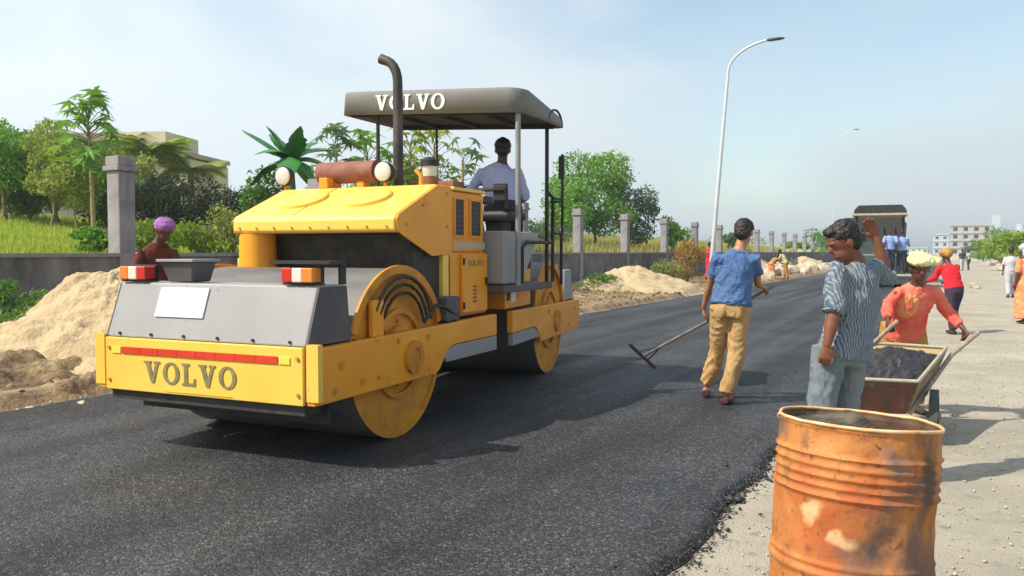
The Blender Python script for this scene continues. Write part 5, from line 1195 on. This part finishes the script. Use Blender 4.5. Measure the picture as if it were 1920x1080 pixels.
# man in coral red pushing the hand cart towards the camera
cx, cy = px(1717, 7.15), 7.15
Jc = dict(pel=(.0,.16,.80), chest=(.0,.02,1.03), neck=(-.02,-.08,1.185), head=(-.03,-.13,1.30), face=(-.2,-.9,-.30), shL=(.155,-.04,1.115), shR=(-.165,-.04,1.10),
          elL=(.27,.02,.95), wrL=(.325,-.18,.80), haL=(.345,-.27,.68), elR=(-.245,.0,.97), wrR=(-.315,-.18,.87), haR=(-.35,-.27,.77),
          hipL=(.09,.22,.76), hipR=(-.09,.22,.76), knL=(.12,.08,.44), knR=(-.10,.32,.42), anL=(.12,.20,.08), anR=(-.10,.62,.12), toL=(.13,.05,.03), toR=(-.11,.50,.03))
person((cx,cy,0), Jc, 'man in a coral red shirt and pale yellow head towel leaning over the hand cart', 'skin_dark', 'coral', 'ochre_cloth', .97, .008, hem=.12, sleeve=.95, long_sleeve=True, slim=.85, hat='towel', upL=(1,0,.2), upR=(-1,0,.2), curlL=1.1, curlR=1.1)

# hand cart full of asphalt
ct = empty('hand_cart', (2.95, 6.45, 0), 0, 'rusty two-wheeled hand cart filled with asphalt beside the striped man', 'cart')
def L_(p): return Vector(p) - Vector((2.95, 6.45, 0))
NL, NR, FR, FL = (2.30,6.05,.52), (2.975,5.98,.50), (3.60,6.78,.655), (3.02,6.96,.68)
nl, nr, fr, fl = (2.38,6.12,.26), (2.93,6.06,.255), (3.40,6.70,.28), (2.98,6.84,.30)
def slab(q, th=.012, inward=None):
    a, b, c, d = [L_(p) for p in q]; n_ = (b-a).cross(d-a).normalized()*th; return MB().hexa([a, b, b+n_, a+n_], [d, c, c+n_, d+n_])
slab((nl,nr,NR,NL)).build('front_panel', 'cart_red', ct); slab((nr,fr,FR,NR)).build('side_panel', 'cart', ct)
slab((fl,nl,NL,FL)).build('side_panel', 'cart', ct); slab((fr,fl,FL,FR)).build('back_panel', 'cart_in', ct); slab((nl,fl,fr,nr)).build('floor_panel', 'cart', ct)
for a, b in ((NL,NR),(NR,FR),(FR,FL),(FL,NL)): MB().tube([L_(a), L_(b)], .014, 8).build('rim_bar', 'rim', ct, smooth=60)
MB().tube([L_(Vector(nl)+Vector((0,-.02,-.03))), L_(Vector(nr)+Vector((0.02,-.02,-.03)))], .02, 8).build('lower_bar', 'rim', ct, smooth=60)
MB().tube([L_(Vector(nl)+Vector((-.2,.05,-.10))), L_(Vector(nr)+Vector((0.10,.05,-.10)))], .018, 8).build('axle', 'rim', ct, smooth=60)
hRr = Vector((cx+.345, cy-.27, .72)); hLl = Vector((cx-.345, cy-.26, .80))
for a, b, c in ((nr,FR,hRr),(nl,FL,hLl)):
    a = Vector(a) + Vector((.03 if a is nr else -.03, 0, .0)); b = Vector(b) + Vector((.045 if c is hRr else .0, 0, -.06)); MB().tube([L_(a), L_(b), L_(c + (c-b).normalized()*.10)], .019, 10).build('handle', 'wood', ct, smooth=60)
for wx, wy in ((3.22,6.22),(2.47,6.62)):
    ax = Vector((.80,-.45,0)).normalized() if wx > 3 else Vector((.80,-.45,0)).normalized(); c = Vector((wx,wy,.20))
    wh = MB().ring(L_(c-ax*.03), ax, .14, .20, .06, 32).build('wheel', 'tyre', ct, smooth=30)
    hb = MB(); hb.ring(L_(c-ax*.012), ax, 0, .139, .024, 24); hb.tube([L_(c-ax*.05), L_(c+ax*.05)], .025, 10); hb.build('rim', 'paver_grey', wh, smooth=30)
# the asphalt load in the tray
ld = MB(); n_ = 30; vs_ = []
for i in range(n_+1):
    for j in range(n_+1):
        u, w_ = i/n_, j/n_; a = Vector(NL).lerp(Vector(NR), u); b = Vector(FL).lerp(Vector(FR), u); p = a.lerp(b, w_*.94+.03); a2 = (a+b)/2
        e = min(u, 1-u, w_, 1-w_)*2; p = p + (a2-p)*.04; p.z += -.045 + .13*sm(0,.9,e) + .030*fbm(p.x*14, p.y*14, 2) ; vs_.append(L_(p))
ld.add(vs_, [(i*(n_+1)+j, (i+1)*(n_+1)+j, (i+1)*(n_+1)+j+1, i*(n_+1)+j+1) for i in range(n_) for j in range(n_)]); ld = ld.build('asphalt_load', 'asphalt_bits', ct); ld['kind'] = 'stuff'

# roller driver, seen from behind
def roller_world(x, y, z): return rr.matrix_basis @ Vector((x, y, z))
dx, dy = -.10, 8.50
Jd = dict(pel=(.0,.0,1.93), chest=(-.04,.06,2.20), neck=(.0,.06,2.375), head=(.005,.08,2.50), face=(.05,1,-.12), shL=(-.215,.05,2.275), shR=(.165,.0,2.275),
          elL=(-.34,.12,2.07), wrL=(-.33,.36,2.14), haL=(-.31,.46,2.16), elR=(.235,.10,2.03), wrR=(.20,.34,2.00), haR=(.16,.44,2.00),
          hipL=(-.09,.02,1.92), hipR=(.10,.02,1.92), knL=(-.13,.44,1.90), knR=(.14,.44,1.88), anL=(-.10,.52,1.48), anR=(.16,.52,1.46), toL=(-.09,.66,1.42), toR=(.17,.66,1.40))
for k in Jd:
    if k != 'face': a = Jd[k]; Jd[k] = (a[0], a[1], a[2]-1.1)
person((dx,dy,1.1), Jd, 'roller driver with black hair and pale lavender shirt seated under the canopy', 'skin_dark', 'lavender_shirt', 'dark_cloth', .98, .010, hem=-.01, sleeve=.95, long_sleeve=True, eyes=False, slim=.8, upL=(0,0,1), upR=(0,0,1))

# labourer with the purple headscarf behind the roller
gx, gy = px(300, 9.4), 9.4
Jp = stance(1.60, R(150), bend=.35, arms='fwd'); 
Jp['head'] = Vector(Jp['head']) + Vector((.05,0,-.055))
for k in ('shL','shR','elL','elR','chest'): Jp[k] = Vector(Jp[k]) + Vector((-.04,0,-.10))
gz = .22
person((gx-.02,gy,gz), Jp, 'labourer with a purple headscarf bending behind the roller\'s grey front panel', 'skin_dark', 'maroon', 'maroon', 1.0, .012, hair=None, hat='scarf', skirt=True, long_sleeve=True, feet='shoe')

# people further along the road
rx_ = px(1790, 14.5)
person((rx_,14.5,0), stance(1.44, R(-10), bend=.32, arms='fwd'), 'worker in a bright red shirt bending behind the man in coral red', 'skin_dark', 'red_cloth', 'dark_cloth', .95, .014, hat='tan_scarf', hair=None, long_sleeve=True, eyes=False)
person((px(1896,26),26,0), stance(1.52, R(20)), 'person in a white shirt with a dark bag near the right edge', 'skin_dark', 'white_cloth', 'white_cloth', .95, .02, eyes=False, slim=.9)
bgp = Vector((px(1896,26)+.16, 25.75, .85)); bgo = empty('shoulder_bag', bgp, 0, 'dark purple bag hanging at the side of the person in white', 'bag')
MB().hexa([(-.13,-.06,0),(.13,-.06,0),(.13,.06,0),(-.13,.06,0)], [(-.11,-.04,.26),(.11,-.04,.26),(.11,.04,.26),(-.11,.04,.26)]).build('bag_body', 'dark_cloth', bgo, bevel=.02)
MB().tube([(-.10,0,.25),(-.12,.05,.50),(.0,.08,.60),(.10,0,.25)], .012, 6).build('strap', 'dark_cloth', bgo)
person((px(1925,16.5),16.5,0), stance(1.52, R(-15)), 'woman in an orange sari with a white head cloth cut off by the right edge', 'skin_dark', 'orange_cloth', 'orange_cloth', .98, .014, hair='hair', hat='white_scarf', skirt=True, eyes=False)
person((px(1329,36.0),36.0,H(px(1329,36),36)), stance(1.62, R(90)), 'person in red clothes standing at the foot of the tall street lamp', 'skin_dark', 'red_cloth', 'red_cloth', .95, .025, skirt=True, eyes=False, feet=None)
person((px(1474,42),42,H(px(1474,42),42)), stance(1.55, R(-60), bend=.5, arms='fwd'), 'worker in a pale straw shirt bending by the far rocks right of the blue tee', 'skin_dark', 'pale_yellow_shirt', 'ochre_cloth', .95, .025, eyes=False, feet=None)
person((px(1446,41),41,H(px(1446,41),41)), stance(1.35, R(60), bend=.9, arms='fwd'), 'worker in orange crouching by the far rocks beside the blue tee', 'skin_dark', 'ochre_cloth', 'orange_cloth', .9, .025, eyes=False, feet=None)
person((px(1804,62),62,0), stance(1.6, R(10)), 'distant walker in a dark shirt on the pale track, the left one of two', 'skin_dark', 'dark_cloth', 'white_cloth', .95, .03, eyes=False, feet=None)
person((px(1816,64),64,0), stance(1.55, R(-20)), 'distant walker in a pale shirt on the pale track, the right one of two', 'skin_dark', 'white_cloth', 'dark_cloth', .95, .03, eyes=False, feet=None)

# ------------------------------------------------------------ asphalt paver and tipper lorry far down the road
pv = empty('asphalt_paver', (px(1648,32.5), 32.5, .045), -R(24), 'dark asphalt paver with black canopy working far down the road', 'paver')
MB().box((-1.05,0,.12),(1.05,.45,.42)).build('screed', 'paver_grey', pv, bevel=.02); MB().box((-1.15,-.25,.45),(1.15,-.02,.53)).build('walkway', 'rim', pv, bevel=.01)
MB().box((-.95,.5,.35),(.95,3.6,1.25)).build('chassis', 'paver_green', pv, bevel=.03); MB().box((-.9,1.0,1.252),(.9,2.4,1.32)).build('deck', 'paver_grey', pv)
MB().box((-.7,1.9,1.322),(.7,2.3,1.8)).build('control_desk', 'paver_green', pv, bevel=.02)
for sg in (-1, 1):
    tk_ = MB(); tk_.prism([(.6,.0),(3.3,.0),(3.6,.25),(3.3,.55),(.6,.55),(.35,.25)], sg*.72-.16, sg*.72+.16, 'x'); tk_.build('track', 'black', pv, bevel=.02)
    for yy in (.9, 2.6): MB().tube([(sg*.88,yy,1.32),(sg*.88,yy,2.86)], .035, 8).build('canopy_post', 'black', pv, smooth=60)
MB().prism([(-1.02,2.95),(-1.02,2.87),(1.02,2.87),(1.02,2.95)], .55, 3.0, 'y').build('canopy_beam', 'rim', pv)
MB().prism([(-.98,2.952),(.98,2.952),(.95,3.10),(.80,3.28),(-.80,3.28),(-.95,3.10)], .60, 2.95, 'y').build('canopy', 'black', pv, bevel=.02)
MB().hexa([(-1.2,3.65,.5),(1.2,3.65,.5),(1.0,4.6,.5),(-1.0,4.6,.5)], [(-1.3,3.65,1.2),(1.3,3.65,1.2),(1.3,4.9,1.2),(-1.3,4.9,1.2)]).build('hopper', 'paver_green', pv)
tp = pv.matrix_basis; 
person(Vector((px(1690,32.2),32.2,.575)), stance(1.68, R(30), arms='fwd'), 'second paver worker in light blue at the right end of the walkway', 'skin_dark', 'sky_shirt', 'dark_cloth', .98, .02, eyes=False)
person(Vector((px(1668,32.15),32.15,.575)), stance(1.75, R(-160), arms='fwd'), 'paver worker in a light blue shirt standing on the walkway under the black canopy', 'skin_dark', 'sky_shirt', 'dark_cloth', 1.0, .02, eyes=False)
lr_ = empty('tipper_lorry', Vector((px(1635,38.5), 38.5, .045)), -TH, 'dark grey tipper lorry feeding the paver at the far end', 'lorry')
MB().hexa([(-1.12,0,1.0),(1.12,0,1.0),(1.12,4.6,1.0),(-1.12,4.6,1.0)], [(-1.22,-.25,3.0),(1.22,-.25,3.0),(1.22,4.7,2.85),(-1.22,4.7,2.85)]).build('tipper_body', 'truck', lr_, bevel=.02)
for k in range(5): MB().box((-1.0+k*.46,-.30,1.1),(-.92+k*.46,-.255,2.6)).build('tailgate_rib', 'truck', lr_)
MB().box((-.5,.1,.62),(.5,6.2,.95)).build('chassis', 'black', lr_); MB().box((-1.1,4.9,.8),(1.1,6.7,2.6)).build('cab', 'pale_blue', lr_, bevel=.05)
for yy in (.8, 2.0, 5.6):
    for sg in (-1, 1): 
        wv = MB().tube([(sg*.72,yy,.5),(sg*1.05,yy,.5)], .48, 24).build('wheel', 'tyre', lr_, smooth=30)

# ------------------------------------------------------------ thin air haze around the whole scene
hz = MB().box((-4200,-80,-1.2), (4200,4700,17.5)).build('haze', None); tag(hz, kind='stuff')
hm = bpy.data.materials.new('haze'); hm.use_nodes = True; ht = hm.node_tree; ht.nodes.clear(); ho = ht.nodes.new('ShaderNodeOutputMaterial'); hv = ht.nodes.new('ShaderNodeVolumePrincipled')
hv.inputs['Color'].default_value = (.84,.92,.96,1); hv.inputs['Density'].default_value = .0011; hv.inputs['Anisotropy'].default_value = .3
ht.links.new(hv.outputs[0], ho.inputs['Volume']); hz.data.materials.append(hm)
